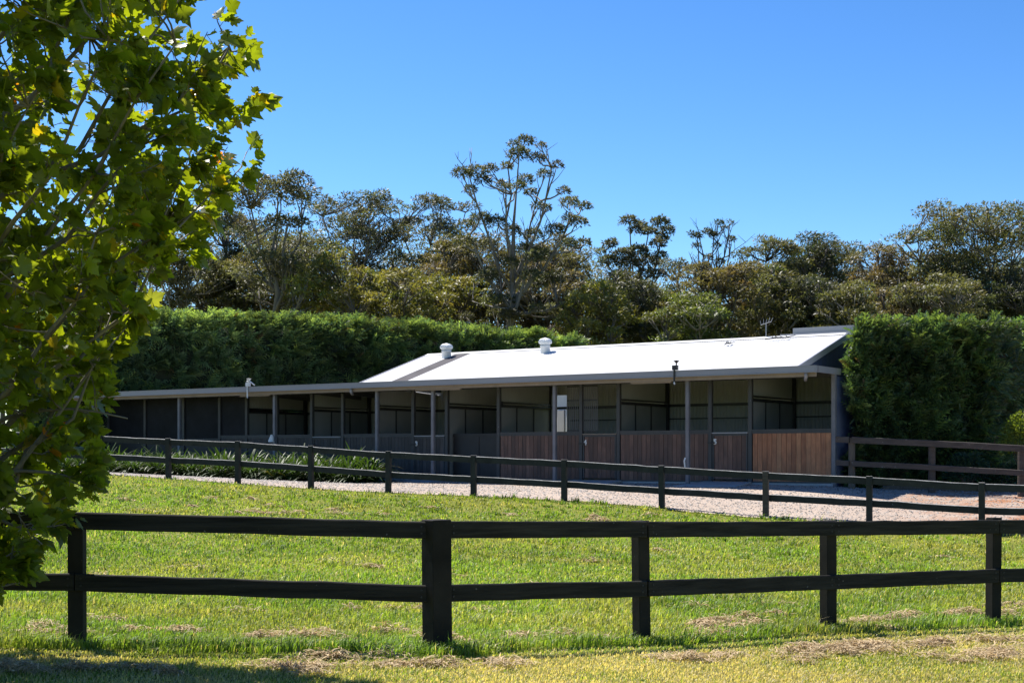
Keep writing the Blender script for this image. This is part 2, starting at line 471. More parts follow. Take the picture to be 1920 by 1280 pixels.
# loose stones on the gravel
def stones():
    n = 26000
    a = RNG.random(n) * (len(DE) - 1); k = RNG.random(n) ** 1.0
    i = a.astype(int); fr = (a - i)[:, None]
    e0 = DE[i] * (1 - fr) + DE[np.minimum(i + 1, len(DE) - 1)] * fr
    e1 = BE[i] * (1 - fr) + BE[np.minimum(i + 1, len(DE) - 1)] * fr
    p = e0 * (1 - k[:, None]) + e1 * k[:, None]
    z = H(p[:, 0], p[:, 1]) + 0.022
    tv = np.array([(1,0,0),(0,1,0),(-1,0,0),(0,-1,0),(0,0,0.7)], float)
    tf = np.array([(0,1,4),(1,2,4),(2,3,4),(3,0,4)])
    R = frames(rand_unit(n) * [1, 1, 0.1], np.tile([0, 0, 1.0], (n, 1)))
    s = RNG.uniform(0.010, 0.034, n)
    V, Fc = scatter(tv, tf, R, np.column_stack([p, z]), np.column_stack([s, s * RNG.uniform(0.6, 1, n), s]))
    g = RNG.uniform(0.10, 0.50, n)
    col = np.column_stack([g * 1.05, g * 0.97, g * 0.92])
    o = link("loose_gravel", np_mesh("loose_gravel", V, Fc, [M['straw']], np.repeat(col, 5, 0)))
    tag(o, "loose grey and pinkish stones scattered over the gravel yard", "gravel", kind="stuff")
stones()

# ------------------------------------------------------------------ fences
def beam(mb, a, b, hgt, thick, up_shift=0.0, mi=0, mi_top=0, n=6, wob=0.006, rng=random):
    """A board from a to b (centre line of its lower edge), on edge, slightly wavy."""
    a = Vector(a); b = Vector(b)
    d = (b - a); side = Vector((d.y, -d.x, 0)).normalized() * (thick / 2)
    vs = []
    for i in range(n + 1):
        p = a + d * (i / n) + Vector((0, 0, rng.uniform(-wob, wob) if 0 < i < n else 0))
        q = p + Vector((0, 0, hgt + (rng.uniform(-wob, wob) * 0.6 if 0 < i < n else 0)))
        c1 = Vector((0, 0, 0.012)); vs += [p - side, p + side, q + side - c1, q + side * 0.5, q - side * 0.5, q - side - c1]
    fs = []; mm = []
    for i in range(n):
        o = i * 6
        for k, mt in ((0, mi), (1, mi), (2, mi_top), (3, mi_top), (4, mi_top), (5, mi)):
            fs.append((o + k, o + (k + 1) % 6, o + 6 + (k + 1) % 6, o + 6 + k)); mm.append(mt)
    fs.append((5, 4, 3, 2, 1, 0)); mm.append(mi); o = n * 6; fs.append(tuple(o + k for k in range(6))); mm.append(mi)
    b0 = len(mb.v); mb.v += [tuple(v) for v in vs]; mb.f += [tuple(i + b0 for i in f) for f in fs]; mb.m += mm

def fix_normals(o):
    import bmesh
    bm = bmesh.new(); bm.from_mesh(o.data); bmesh.ops.recalc_face_normals(bm, faces=bm.faces); bm.to_mesh(o.data); bm.free()
    return o

def post_obj(root, x, y, z0, z1, w, rz, mats, name="post"):
    mb = MB(); h = w / 2
    t = random.uniform(-0.006, 0.006)
    mb.box(-h, h, -h, h, -0.25, z1 - z0)
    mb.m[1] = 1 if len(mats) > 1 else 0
    o = mb.build(name, mats, root, bevel=0.008)
    o.location = (x - root.location.x, y - root.location.y, z0 - root.location.z)
    o.rotation_euler = (random.uniform(-.01, .01), random.uniform(-.01, .01), rz)
    return o

def front_fence():
    P0 = [W(px, py, Y) for px, py, Y, w in FRONT]
    root = empty("paddock_fence", P0[1], "near black post-and-rail fence crossing the lawn, its square corner post thicker than the rest", "fence")
    L = root.location
    tops = [966, 976, 977, 976, 971]
    mats = [M['fence'], M['fence']]
    # extension beyond the frame on both sides
    ext_l = P0[0] + (P0[0] - P0[1]) * 1.0; ext_l.z = h1(ext_l.x, ext_l.y)
    ext_r = P0[4] + (P0[4] - P0[3]) * 1.0; ext_r.z = h1(ext_r.x, ext_r.y)
    pts = [ext_l] + P0 + [ext_r]
    wid = [0.13] + [f[3] for f in FRONT] + [0.12]
    topz = [ext_l.z + 1.1] + [CZ - (t - HZ) / F * P0[i].y for i, t in enumerate(tops)] + [ext_r.z + 1.1]
    for i, p in enumerate(pts):
        a = pts[max(i - 1, 0)]; b = pts[min(i + 1, len(pts) - 1)]
        ang = math.atan2((b - a).y, (b - a).x) + (0.38 if i == 2 else 0)
        post_obj(root, p.x, p.y, p.z - 0.03, topz[i] + (0.008 if i != 2 else 0.012), wid[i], ang, mats)
    # rails: (top-edge row, bottom-edge row) at each post
    rows_hi = [None, (963, 991), (977, 1009), (979, 1006), (977, 1003), (973, 999), None]
    rows_lo = [None, (1074, 1105), (1096, 1128), (1089, 1116), (1076, 1103), (1064, 1090), None]
    for rows, dz in ((rows_hi, 0.95), (rows_lo, 0.42)):
        for i in range(len(pts) - 1):
            a = pts[i].copy(); b = pts[i + 1].copy()
            def lower(j, p): return (CZ - (rows[j][1] - HZ) / F * (p.y)) if rows[j] else p.z + dz
            d2 = Vector((b.x - a.x, b.y - a.y, 0)).normalized()
            toward = Vector((d2.y, -d2.x, 0))      # towards the camera side
            za, zb = lower(i, a), lower(i + 1, b)
            corner_a, corner_b = (i == 2), (i + 1 == 2)
            off = 0.0625 + 0.021
            a2 = a + toward * (0.02 if corner_a else off); b2 = b + toward * (0.02 if corner_b else off)
            if corner_a: a2 += d2 * 0.085
            else: a2 += d2 * 0.004
            if corner_b: b2 -= d2 * 0.085
            else: b2 -= d2 * 0.004
            mb = MB()
            beam(mb, Vector((a2.x, a2.y, za)) - L, Vector((b2.x, b2.y, zb)) - L, 0.147, 0.04, n=10, wob=0.004)
            o = mb.build("rail", [M['rail']], root); fix_normals(o)
            bolts = MB()
            L2 = (b2 - a2).length; dd = (b2 - a2) / L2
            for q, zz in ((a2 + dd * 0.05, za), (b2 - dd * 0.05, zb)):
                for hh in (0.045, 0.105):
                    c0 = Vector((q.x, q.y, zz + hh)) - L + toward * 0.019; bolts.tube([c0, c0 + toward * 0.006], 0.009, 8)
            bolts.build("bolt_heads", M['dark'], o)
            md = o.modifiers.new("bevel", 'BEVEL'); md.width = 0.004; md.segments = 1; md.limit_method = 'ANGLE'; md.angle_limit = math.radians(50)
front_fence()

def mid_fence():
    pts = []
    for px, py in [(-80, None), (60, None), (190, None)] + MID_POSTS + [(2075, None), (2330, None)]:
        p = on_mid(px)
        z = CZ - (py - HZ) / F * p.y if py else h1(p.x, p.y)
        pts.append(Vector((p.x, p.y, z)))
    tops = {316: 822, 446: 827, 583: 836, 728: 846, 888: 854, 1058: 862, 1241: 873, 1436: 884, 1630: 893, 1841: 905}
    root = empty("yard_fence", pts[6], "far dark post-and-rail fence between lawn and gravel yard, pale along its top edges", "fence")
    L = root.location
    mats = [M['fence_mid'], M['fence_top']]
    tz = []
    keys = [None] * 3 + list(tops) + [None] * 2
    for p, k in zip(pts, keys): tz.append(CZ - (tops[k] - HZ) / F * p.y if k else p.z + 1.07)
    ang = math.atan2(MDIR.y, MDIR.x)
    for p, t, k in zip(pts, tz, keys):
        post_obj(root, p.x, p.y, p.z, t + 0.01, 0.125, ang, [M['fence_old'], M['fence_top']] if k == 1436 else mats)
    for i in range(len(pts) - 1):
        for dz in (0.17, 0.66):
            a = pts[i] + Vector((MPER.x, MPER.y, 0)) * -0.083; b = pts[i + 1] + Vector((MPER.x, MPER.y, 0)) * -0.083
            if dz < 0.3: a -= Vector((MPER.x, MPER.y, 0)) * -0.083; b -= Vector((MPER.x, MPER.y, 0)) * -0.083; a += Vector((MDIR.x, MDIR.y, 0)) * 0.066; b -= Vector((MDIR.x, MDIR.y, 0)) * 0.066
            a.z = tz[i] - dz - (0.0 if dz < .3 else 0.0); b.z = tz[i + 1] - dz
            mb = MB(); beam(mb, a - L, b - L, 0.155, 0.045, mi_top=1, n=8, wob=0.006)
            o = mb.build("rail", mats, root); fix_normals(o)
mid_fence()

def right_fence():
    rows = [(1572, 36.6, 818, 908), (1597, 36.3, 819, 915), (1747, 35.8, 826, 925), (1915, 35.0, 835, 934), (2105, 34.2, 845, 944)]
    pts = [W(px, b, Y) for px, Y, t, b in rows]
    tz = [CZ - (t - HZ) / F * Y for px, Y, t, b in rows]
    root = empty("side_fence", pts[2], "brown post-and-rail fence in front of the tall conifer hedge at the stable corner", "fence")
    L = root.location
    for i, p in enumerate(pts):
        if i == 0: continue
        mb = MB(); r = 0.085 if i == 1 else 0.09
        mb.tube([(0, 0, -0.2), (0, 0, 0.4), (0.003, 0, tz[i] - p.z - 0.02)], [r * 1.04, r, r * 0.96], 12)
        o = mb.build("post", M['log'] if i == 1 else M['fence_old'], root); o.location = p - L
    for i in range(len(pts) - 1):
        for dz in (0.15, 0.74):
            a = pts[i].copy(); b = pts[i + 1].copy()
            d = (b - a); d.z = 0; d.normalize(); tw = Vector((d.y, -d.x, 0)) * 0.115
            a += tw + d * 0.003; b += tw - d * 0.003; a.z = tz[i] - dz; b.z = tz[i + 1] - dz
            mb = MB(); beam(mb, a - L, b - L, 0.16 if dz < .3 else 0.14, 0.045, n=5, wob=0.006)
            fix_normals(mb.build("rail", [M['fence_old']], root))
right_fence()

# timber edging along the hedge foot and by the yard fence
def edging(name, a, b, label):
    a = Vector(a); b = Vector(b)
    mb = MB(); beam(mb, Vector((0, 0, 0)), b - a, 0.14, 0.08, n=5, wob=0.005)
    o = mb.build(name, [M['log']]); o.location = a; fix_normals(o)
    tag(o, label, "edging")
a = W(1655, 915, 36.9); b = W(2050, 938, 36.2)
a.z = h1(a.x, a.y) - 0.03; b.z = h1(b.x, b.y) - 0.03
edging("timber_edging", a, b, "low timber sleeper lying along the foot of the conifer hedge")
p = on_mid(1795); q = on_mid(2120); p += MPER * 0.12; q += MPER * 0.12
edging("timber_edging", (p.x, p.y, h1(p.x, p.y) - 0.05), (q.x, q.y, h1(q.x, q.y) - 0.05), "low timber board on the ground under the yard fence, holding the gravel edge")

# ------------------------------------------------------------------ the stable
BZ = 1.16
barn = empty("stable_block", (FB.x, FB.y, BZ), "long low stable with white corrugated roof, dark steel frame and timber half walls", "stable",
             rz=math.atan2(-DV.y, -DV.x))
ULEN = 31.0
ZE = 3.12             # top of the eave above the floor
def corr(mb, a, b, prof, amp, pitch, wdir, mi=0, step=4):
    """Corrugated sheet: runs from a to b (local points); prof = list of offsets swept across; waves displaced along wdir."""
    a = Vector(a); b = Vector(b); d = b - a
    n = max(2, int(d.length / pitch * step))
    base = len(mb.v); m = len(prof)
    for i in range(n + 1):
        w = math.sin(2 * math.pi * i / step) * amp
        for o in prof: mb.v.append(tuple(a + d * (i / n) + Vector(o) + Vector(wdir) * w))
    for i in range(n):
        for j in range(m - 1):
            q = base + i * m + j
            mb.f.append((q, q + 1, q + m + 1, q + m)); mb.m.append(mi)

RU0, RU1 = 0.55, 15.1          # main gabled roof
RV, RR = 3.55, 1.10
def roof():
    def sheet(u0, u1, name, mat):
        mb = MB()
        corr(mb, (-u0, 0.02, ZE), (-u1, 0.02, ZE), [(0, 0, 0), (0, RV - 0.02, RR)], 0.009, 0.076, (0, 0, 1))
        return mb.build(name, mat, barn, smooth=True)
    s0, s1 = 13.25, 13.87
    sheet(RU0, s0, "roof", M['white_roof'])
    sheet(s0, s1, "skylight", M['skylight'])
    sheet(s1, RU1, "roof", M['white_roof'])
    mb = MB(); corr(mb, (-RU0, RV, ZE + RR), (-RU1, RV, ZE + RR), [(0, 0, 0), (0, 3.6, -RR)], 0.009, 0.076, (0, 0, 1))
    mb.build("roof", M['white_roof'], barn, smooth=True)
    mb = MB()    # ridge cap
    mb.add([(-RU0, RV - 0.17, ZE + RR - 0.035), (-RU0, RV, ZE + RR + 0.03), (-RU0, RV + 0.17, ZE + RR - 0.035), (-RU1, RV - 0.17, ZE + RR - 0.035), (-RU1, RV, ZE + RR + 0.03), (-RU1, RV + 0.17, ZE + RR - 0.035)],
           [(0, 3, 4, 1), (1, 4, 5, 2)])
    mb.build("ridge_cap", M['white_roof'], barn)
    # flat verandah roof to the left, falling away to the back
    mb = MB(); corr(mb, (-RU1 - 0.01, 0.02, ZE), (-ULEN, 0.02, ZE), [(0, 0, 0), (0, 5.0, -0.28)], 0.009, 0.076, (0, 0, 1))
    mb.build("verandah_roof", M['white_roof'], barn, smooth=True)
    # raised rear roof seen above the ridge at the right end
    mb = MB(); mb.box(-0.6, -2.45, 4.3, 6.6, ZE + 0.8, ZE + RR + 0.30); mb.box(-0.6, -2.8, 4.2, 6.7, ZE + 0.75, ZE + RR + 0.13)
    mb.build("rear_roof", M['roof_grey'], barn)
    # barge boards on both gable ends
    for u, nm in ((RU0, 1), (RU1, -1)):
        mb = MB()
        x0 = -u + 0.002 * nm; x1 = -u + 0.05 * nm
        vs = []
        for x in (x0, x1):
            vs += [(x, 0.02, ZE - 0.16), (x, 0.02, ZE + 0.012), (x, RV, ZE + RR + 0.012), (x, 7.1, ZE + 0.012), (x, 7.1, ZE - 0.16), (x, RV, ZE + RR - 0.16)]
        mb.add(vs, [(0, 1, 2, 5), (5, 2, 3, 4), (6, 11, 8, 7), (11, 10, 9, 8), (1, 7, 8, 2), (2, 8, 9, 3), (0, 5, 11, 6), (5, 4, 10, 11), (0, 6, 7, 1), (4, 3, 9, 10)])
        fix_normals(mb.build("barge_board", M['gutter'], barn))
    # gutter: front face, rolled lip, sole
    mb = MB()
    mb.box(0.02, -ULEN, -0.13, -0.115, ZE - 0.155, ZE + 0.012); mb.box(0.02, -ULEN, -0.115, 0.0, ZE - 0.155, ZE - 0.14)
    mb.box(0.02, -ULEN, -0.14, -0.131, ZE - 0.004, ZE + 0.016); mb.box(0.02, -ULEN, -0.14, -0.131, ZE - 0.16, ZE - 0.142); mb.box(0.035, 0.021, -0.14, 0.0, ZE - 0.16, ZE + 0.016)
    mb.build("gutter", M['gutter'], barn)
    mb = MB(); mb.box(0.0, -ULEN, 0.003, 0.03, ZE - 0.26, ZE - 0.02); mb.build("fascia", M['soffit'], barn)
    # side fascia of the verandah end
    mb = MB(); mb.box(0.02, 0.06, 0.01, 1.55, ZE - 0.155, ZE + 0.012); mb.build("fascia", M['gutter'], barn)
    # verandah roof at the right end and rafters
    mb = MB(); corr(mb, (0.03, 0.02, ZE - 0.03), (-RU0 + 0.02, 0.02, ZE - 0.03), [(0, 0, 0), (0, 1.5, 0.0)], 0.009, 0.076, (0, 0, 1)); mb.build("verandah_roof", M['white_roof'], barn)
    for k in range(27):
        u = 0.6 + k * 1.15
        mb = MB()
        up = RR / RV if u < RU1 else -0.05
        z = ZE - 0.05
        mb.add([(-u, 0.05, z - 0.14), (-u - 0.06, 0.05, z - 0.14), (-u - 0.06, 0.05, z), (-u, 0.05, z), (-u, 3.4, z - 0.14 + 3.35 * up), (-u - 0.06, 3.4, z - 0.14 + 3.35 * up), (-u - 0.06, 3.4, z + 3.35 * up), (-u, 3.4, z + 3.35 * up)],
               [(0, 3, 2, 1), (4, 5, 6, 7), (0, 1, 5, 4), (1, 2, 6, 5), (2, 3, 7, 6), (3, 0, 4, 7)])
        mb.build("rafter", M['ceil'], barn)
roof()

def ventilator(u, v):
    z = ZE + RR * v / RV
    mb = MB(); mb.lathe(-u, v, [(0.155, z - 0.1), (0.15, z + 0.17), (0.165, z + 0.175), (0.165, z + 0.20), (0.15, z + 0.205)], 24)
    neck = mb.build("roof_ventilator", M['vent'], barn, smooth=True)
    mb = MB(); prof = [(0.165, z + 0.205)] + [(0.20 * math.cos(t) + 0.015, z + 0.325 + 0.12 * math.sin(t)) for t in np.linspace(-1.0, 1.35, 9)] + [(0.03, z + 0.455)]
    mb.lathe(-u, v, prof, 44, ripple=-0.09, nr=1, twist=1.6)
    mb.build("turbine", M['vent'], neck)
ventilator(13.95, 3.05); ventilator(10.12, 3.05)

# frame of the front wall
ZS = 1.56; ZB = 1.46; ZLO = 0.17; ZT = 2.90; VW = 1.2
UPOST = [0, 2.35, 3.54, 6.43, 7.68, 10.59, 12.54, 13.86, 15.33, 16.77, 18.12, 19.7, 21.1, 22.4, 24.2, 26.2, 28.2, 30.4]
for u in UPOST:
    mb = MB(); w = 0.055
    mb.box(-u - w, -u + w, VW - 0.05, VW + 0.06, -0.1, ZT + 0.16)
    mb.build("wall_post", M['post'] if u == 0 else M['steel'], barn, bevel=0.006)
mb = MB(); mb.box(-0.06, -ULEN, VW - 0.03, VW + 0.05, ZT, ZT + 0.22); mb.build("wall_beam", M['dark'], barn)
mb = MB(); corr(mb, (0.06, VW + 0.05, -0.1), (0.06, 7.0, -0.1), [(0, 0, 0), (0, 0, 3.02)], 0.012, 0.09, (1, 0, 0)); mb.build("end_wall", M['navy'], barn)
mb = MB()   # gable triangle
n = 240
for i in range(n + 1):
    v = 0.25 + 6.6 * i / n
    x = -RU0 - 0.02 + 0.009 * math.sin(i / n * 6.6 / 0.09 * 2 * math.pi)
    zt = ZE - 0.05 + RR * (1 - abs(v - RV) / RV)
    mb.v += [(x, v, ZE - 0.15), (x, v, max(zt, ZE - 0.14))]
for i in range(n): mb.f.append((2*i, 2*i + 2, 2*i + 3, 2*i + 1)); mb.m.append(0)
mb.build("gable_wall", M['navy'], barn)
mb = MB()
for i in range(n + 1):
    v = 0.25 + 6.6 * i / n
    zt = ZE - 0.05 + RR * (1 - abs(v - RV) / RV)
    mb.v += [(-RU1 + 0.02, v, ZE - 0.15), (-RU1 + 0.02, v, max(zt, ZE - 0.14))]
for i in range(n): mb.f.append((2*i, 2*i + 2, 2*i + 3, 2*i + 1)); mb.m.append(0)
mb.build("gable_wall", M['navy'], barn)

FLOOR_V = 7.0
mb = MB(); mb.box(0.0, -ULEN, VW - 0.08, FLOOR_V, -0.2, 0.13); mb.build("stall_floor", M['concrete'], barn)

board_cache = {}
def boards(parent, u0, u1, z0, z1, v, mat, bw=0.135, gap=0.009):
    n = max(1, round((u1 - u0) / bw)); w = (u1 - u0) / n
    key = (round(w, 3), round(z1 - z0, 3), mat.name)
    if key not in board_cache:
        mb = MB(); mb.box(-w / 2 + gap / 2, w / 2 - gap / 2, -0.012, 0.012, 0, z1 - z0)
        board_cache[key] = mb.mesh("board", mat)
    for i in range(n):
        o = link("board", board_cache[key], parent)
        o.location = (-(u0 + w * (i + 0.5)), v + random.uniform(-0.003, 0.003), z0)

def half_wall(u0, u1, mat, sill_mat=None, window_rail=True):
    """Timber half wall: frame rails (the part) with its boards as children."""
    a, b = u0 + 0.056, u1 - 0.056
    mb = MB()
    mb.box(-a, -b, VW - 0.045, VW + 0.05, ZS - 0.045, ZS); mb.box(-a, -b, VW - 0.035, VW + 0.045, ZB - 0.01, ZS - 0.046)
    mb.box(-a, -b, VW - 0.03, VW + 0.045, ZLO - 0.06, ZLO)
    mb.box(-a, -b, VW + 0.012, VW + 0.03, ZLO, ZB)
    w = mb.build("half_wall", M['steel'], barn)
    boards(w, a + 0.015, b - 0.015, ZLO + 0.002, ZB - 0.012, VW - 0.008, mat)
    return w

def door(u0, u1, mat, number=None, cap=None, hinge_right=True):
    a, b = u0 + 0.075, u1 - 0.075
    mb = MB()
    zt = ZS - 0.10
    mb.box(-a, -b, VW - 0.045, VW + 0.03, zt - 0.055, zt)
    mb.box(-a, -a - 0.04, VW - 0.042, VW + 0.02, 0.2, zt - 0.056); mb.box(-b + 0.04, -b, VW - 0.042, VW + 0.02, 0.2, zt - 0.056)
    mb.box(-a - 0.041, -b + 0.041, VW + 0.008, VW + 0.02, 0.2, zt - 0.057)
    d = mb.build("stall_door", M['steel'], barn)
    mb = MB(); mb.box(-a + 0.01, -b - 0.01, VW - 0.06, VW + 0.045, zt + 0.002, zt + 0.03)
    mb.build("door_cap", cap or M['roof_grey'], d)
    boards(d, a + 0.046, b - 0.046, 0.22, zt - 0.062, VW - 0.012, mat)
    # sliding bolt across to the post
    mb = MB(); mb.box(-b - 0.13, -b + 0.09, VW - 0.085, VW - 0.062, zt - 0.27, zt - 0.235); mb.box(-b + 0.02, -b + 0.06, VW - 0.10, VW - 0.086, zt - 0.30, zt - 0.2)
    mb.build("door_bolt", M['dark'], d)
    if number:
        cu = bpy.data.curves.new("door_number", 'FONT'); cu.body = number; cu.size = 0.19; cu.extrude = 0.004; cu.align_x = 'CENTER'
        cu.offset = 0.012
        tmp = bpy.data.objects.new("lettering", cu); COL.objects.link(tmp)
        me = bpy.data.meshes.new_from_object(tmp.evaluated_get(bpy.context.evaluated_depsgraph_get()))
        bpy.data.objects.remove(tmp); me.name = "door_number"; me.materials.clear(); me.materials.append(M['white'])
        o = link("door_number", me, d); o.location = (-b + 0.085, VW - 0.055, zt - 0.285); o.rotation_euler = (math.pi / 2, 0, 0)
    return d

half_wall(0, 2.35, M['board'])
door(2.35, 3.54, M['board_brown'], "5")
half_wall(3.54, 6.43, M['board_brown'])
door(6.43, 7.68, M['board_brown'], "4", cap=M['soffit'])
half_wall(7.68, 10.59, M['board_brown'])
door(12.54, 13.86, M['board_grey'], "3")
half_wall(13.86, 15.33, M['board_grey'])
half_wall(15.33, 16.77, M['board_grey'])
door(16.77, 18.12, M['board_grey'])
half_wall(18.12, 19.7, M['board_grey'])
half_wall(19.7, 21.1, M['board_grey'])
half_wall(21.1, 22.4, M['board_grey'])
# recessed dark sliding door of the passage
mb = MB(); mb.box(-10.66, -12.47, VW + 0.25, VW + 0.30, 0.14, ZB + 0.08); mb.box(-10.66, -12.47, VW + 0.22, VW + 0.249, ZB - 0.02, ZB + 0.07)
mb.box(-11.5, -11.52, VW + 0.235, VW + 0.249, 0.16, ZB - 0.03)
mb.build("passage_door", M['dark'], barn)
# dark screened bays at the left end
for u0, u1 in ((22.4, 24.2), (24.2, 26.2), (26.2, 28.2), (28.2, 30.4)):
    mb = MB(); mb.box(-u0 - 0.06, -u1 + 0.06, VW, VW + 0.012, ZS - 0.1, ZT); s = mb.build("shade_screen", M['screen'], barn)
    mb = MB(); mb.box(-u0 - 0.06, -u1 + 0.06, VW - 0.02, VW + 0.03, ZS - 0.16, ZS - 0.101); mb.box(-u0 - 0.06, -u1 + 0.06, VW - 0.01, VW + 0.02, 0.13, ZS - 0.161, 1)
    mb.build("screen_base", [M['steel'], M['dark']], s)
mb = MB(); mb.box(-21.16, -22.34, VW, VW + 0.012, ZS + 0.003, ZT); mb.build("shade_screen", M['screen'], barn)
# barred grilles beside and above door four
def grille(u0, u1, z0, z1):
    mb = MB()
    mb.box(-u0, -u1, VW - 0.01, VW + 0.02, z0, z0 + 0.04); mb.box(-u0, -u1, VW - 0.01, VW + 0.02, z1 - 0.04, z1); mb.box(-u0, -u1, VW - 0.01, VW + 0.02, z1 - 0.45, z1 - 0.41)
    n = int((u1 - u0) / 0.062)
    for i in range(n + 1):
        x = -u0 - (u1 - u0) * i / n; mb.box(x - 0.007, x + 0.007, VW, VW + 0.014, z0 + 0.04, z1 - 0.04, 1)
    mb.build("grille", [M['dark'], M['post']], barn)
grille(7.75, 8.17, ZS + 0.003, ZT - 0.01); grille(7.15, 7.6, ZS - 0.02, ZT - 0.01)

# inside: back wall, partitions, posts and girts
VB = 4.25
def back(u0, u1):
    mb = MB(); corr(mb, (-u0, VB, 0.13), (-u1, VB, 0.13), [(0, 0, 0), (0, 0, 3.0)], 0.018, 0.11, (0, 1, 0)); mb.build("lining_wall", M['lining'], barn, smooth=True)
back(0.1, 10.08); back(10.5, 21.3); back(22.3, ULEN)
mb = MB(); corr(mb, (-10.08, VB, 2.78), (-10.5, VB, 2.78), [(0, 0, 0), (0, 0, 0.35)], 0.009, 0.076, (0, 1, 0)); mb.build("lining_wall", M['lining'], barn, smooth=True)
mb = MB(); corr(mb, (-21.3, VB, 0.13), (-22.3, VB, 0.13), [(0, 0, 0), (0, 0, 2.0)], 0.009, 0.076, (0, 1, 0)); mb.build("lining_wall", M['lining'], barn, smooth=True)
mb = MB(); mb.box(-0.1, -ULEN, VB - 0.07, VB - 0.015, 2.33, 2.41); mb.box(-0.1, -9.9, VB - 0.07, VB - 0.015, 1.95, 1.985); mb.box(-0.1, -ULEN, VB - 0.07, VB - 0.015, 1.0, 1.06)
mb.build("wall_girt", M['dark'], barn)
for u in (2.35, 6.43, 10.59, 12.54, 15.33, 18.12, 21.1, 24.2, 27.2, 30.3):
    mb = MB(); mb.box(-u - 0.02, -u + 0.0, VW + 0.1, VB - 0.08, 0.13, 2.32)
    part = mb.build("partition", M['partition'], barn)
    mb = MB()
    for v in (2.15, 3.1): mb.box(-u + 0.001, -u + 0.025, v - 0.02, v + 0.02, 0.14, 2.32)
    mb.box(-u - 0.03, -u + 0.04, VW + 0.1, VB - 0.08, 2.321, 2.40); mb.box(-u - 0.02, -u + 0.03, VW + 0.1, VB - 0.08, 2.44, 2.48)
    mb.box(-u - 0.06, -u + 0.06, VB - 0.2, VB - 0.08, 0.14, 3.2)
    mb.build("partition_frame", M['dark'], part)
    mb = MB(); corr(mb, (-u - 0.03, VW + 0.1, 2.5), (-u - 0.03, VB - 0.1, 2.5), [(0, 0, 0), (0, 0, 0.6)], 0.009, 0.076, (1, 0, 0)); mb.build("partition_top", M['lining'], part)
# verandah posts
for u in (3.75, 7.99, 12.36, 14.55, 18.9, 23.4, 27.9):
    mb = MB(); mb.box(-u - 0.05, -u + 0.05, 0.2, 0.3, -0.35, ZE - 0.16)
    o = mb.build("verandah_post", M['post'], barn, bevel=0.008)
# concrete aprons at the doors
for u0, u1 in ((2.3, 3.65), (6.3, 7.8), (12.4, 13.95)):
    mb = MB()
    z1 = 0.16
    mb.add([(-u0 + 0.2, -0.25, 0.06), (-u1 - 0.3, -0.25, 0.06), (-u1 - 0.05, VW - 0.1, z1), (-u0 + 0.02, VW - 0.1, z1), (-u0 + 0.2, -0.25, -0.3), (-u1 - 0.3, -0.25, -0.3), (-u1 - 0.05, VW - 0.1, -0.3), (-u0 + 0.02, VW - 0.1, -0.3)],
           [(0, 3, 2, 1), (0, 1, 5, 4), (1, 2, 6, 5), (2, 3, 7, 6), (3, 0, 4, 7)])
    fix_normals(mb.build("door_apron", M['concrete'], barn, bevel=0.01))
# fluorescent battens under the eave
for u0, u1 in ((4.15, 5.4), (11.2, 12.9), (18.95, 20.3)):
    mb = MB(); mb.box(-u0, -u1, 0.05, 0.13, ZE - 0.30, ZE - 0.24); mb.build("light_batten", M['soffit'], barn)
# floodlight brackets clamped to the gutter
def floodlight(u, pale):
    mt = M['vent'] if pale else M['dark']
    mb = MB(); z = ZE
    mb.box(-u - 0.02, -u + 0.02, -0.165, -0.141, z - 0.30, z + 0.06)
    mb.box(-u - 0.05, -u + 0.10, -0.19, -0.10, z + 0.025, z + 0.15)
    b = mb.build("floodlight", mt, barn)
    mb = MB(); mb.tube([(-u + 0.06, -0.15, z + 0.15), (-u + 0.065, -0.15, z + 0.22)], 0.018, 8)
    mb.lathe(-u + 0.065, -0.15, [(0.02, z + 0.21), (0.07, z + 0.26), (0.085, z + 0.275), (0.02, z + 0.285)], 14)
    if pale: mb.tube([(-u - 0.02, -0.15, z + 0.19), (-u + 0.1, -0.15, z + 0.2), (-u + 0.27, -0.1, z + 0.06)], 0.025, 6)
    mb.build("lamp_head", mt, b)
    mb = MB(); mb.tube([(-u, -0.155, z - 0.30), (-u + 0.015, -0.155, z - 0.36)], 0.022, 8); mb.build("sensor", M['vent'], b)
floodlight(3.95, False); floodlight(19.75, True)
# gutter outlet stubs
for u in (0.25, 15.35):
    mb = MB(); mb.tube([(-u, -0.06, ZE - 0.15), (-u, -0.06, ZE - 0.27), (-u - 0.08, 0.1, ZE - 0.34)], 0.045, 10); mb.build("downpipe", M['gutter'], barn, smooth=True)
# tap on a verandah post
mb = MB(); mb.tube([(-3.80, 0.18, 0.55), (-3.80, 0.14, 0.72), (-3.78, 0.16, 0.8)], 0.022, 8); mb.build("water_tap", M['white'], barn)
# aerial on the ridge
def aerial():
    mb = MB(); u, v, z = 2.95, RV, ZE + RR + 0.03
    mb.tube([(-u, v, z - 0.03), (-u, v, z + 0.38)], 0.014, 6)
    mb.tube([(-u - 0.16, v, z + 0.34), (-u + 0.16, v, z + 0.42)], 0.009, 5)
    for k in range(5):
        x = -0.15 + 0.075 * k
        mb.tube([(-u + x, v, z + 0.37 + x * 0.25), (-u + x * 1.3, v + 0.05, z + 0.50 + x * 0.25 + 0.03 * (k % 2))], 0.006, 5)
    mb.build("aerial", M['roof_grey'], barn)
aerial()

def barn_world(u, v, z):
    p = barn_xy(u, v); return Vector((p.x, p.y, BZ + z))
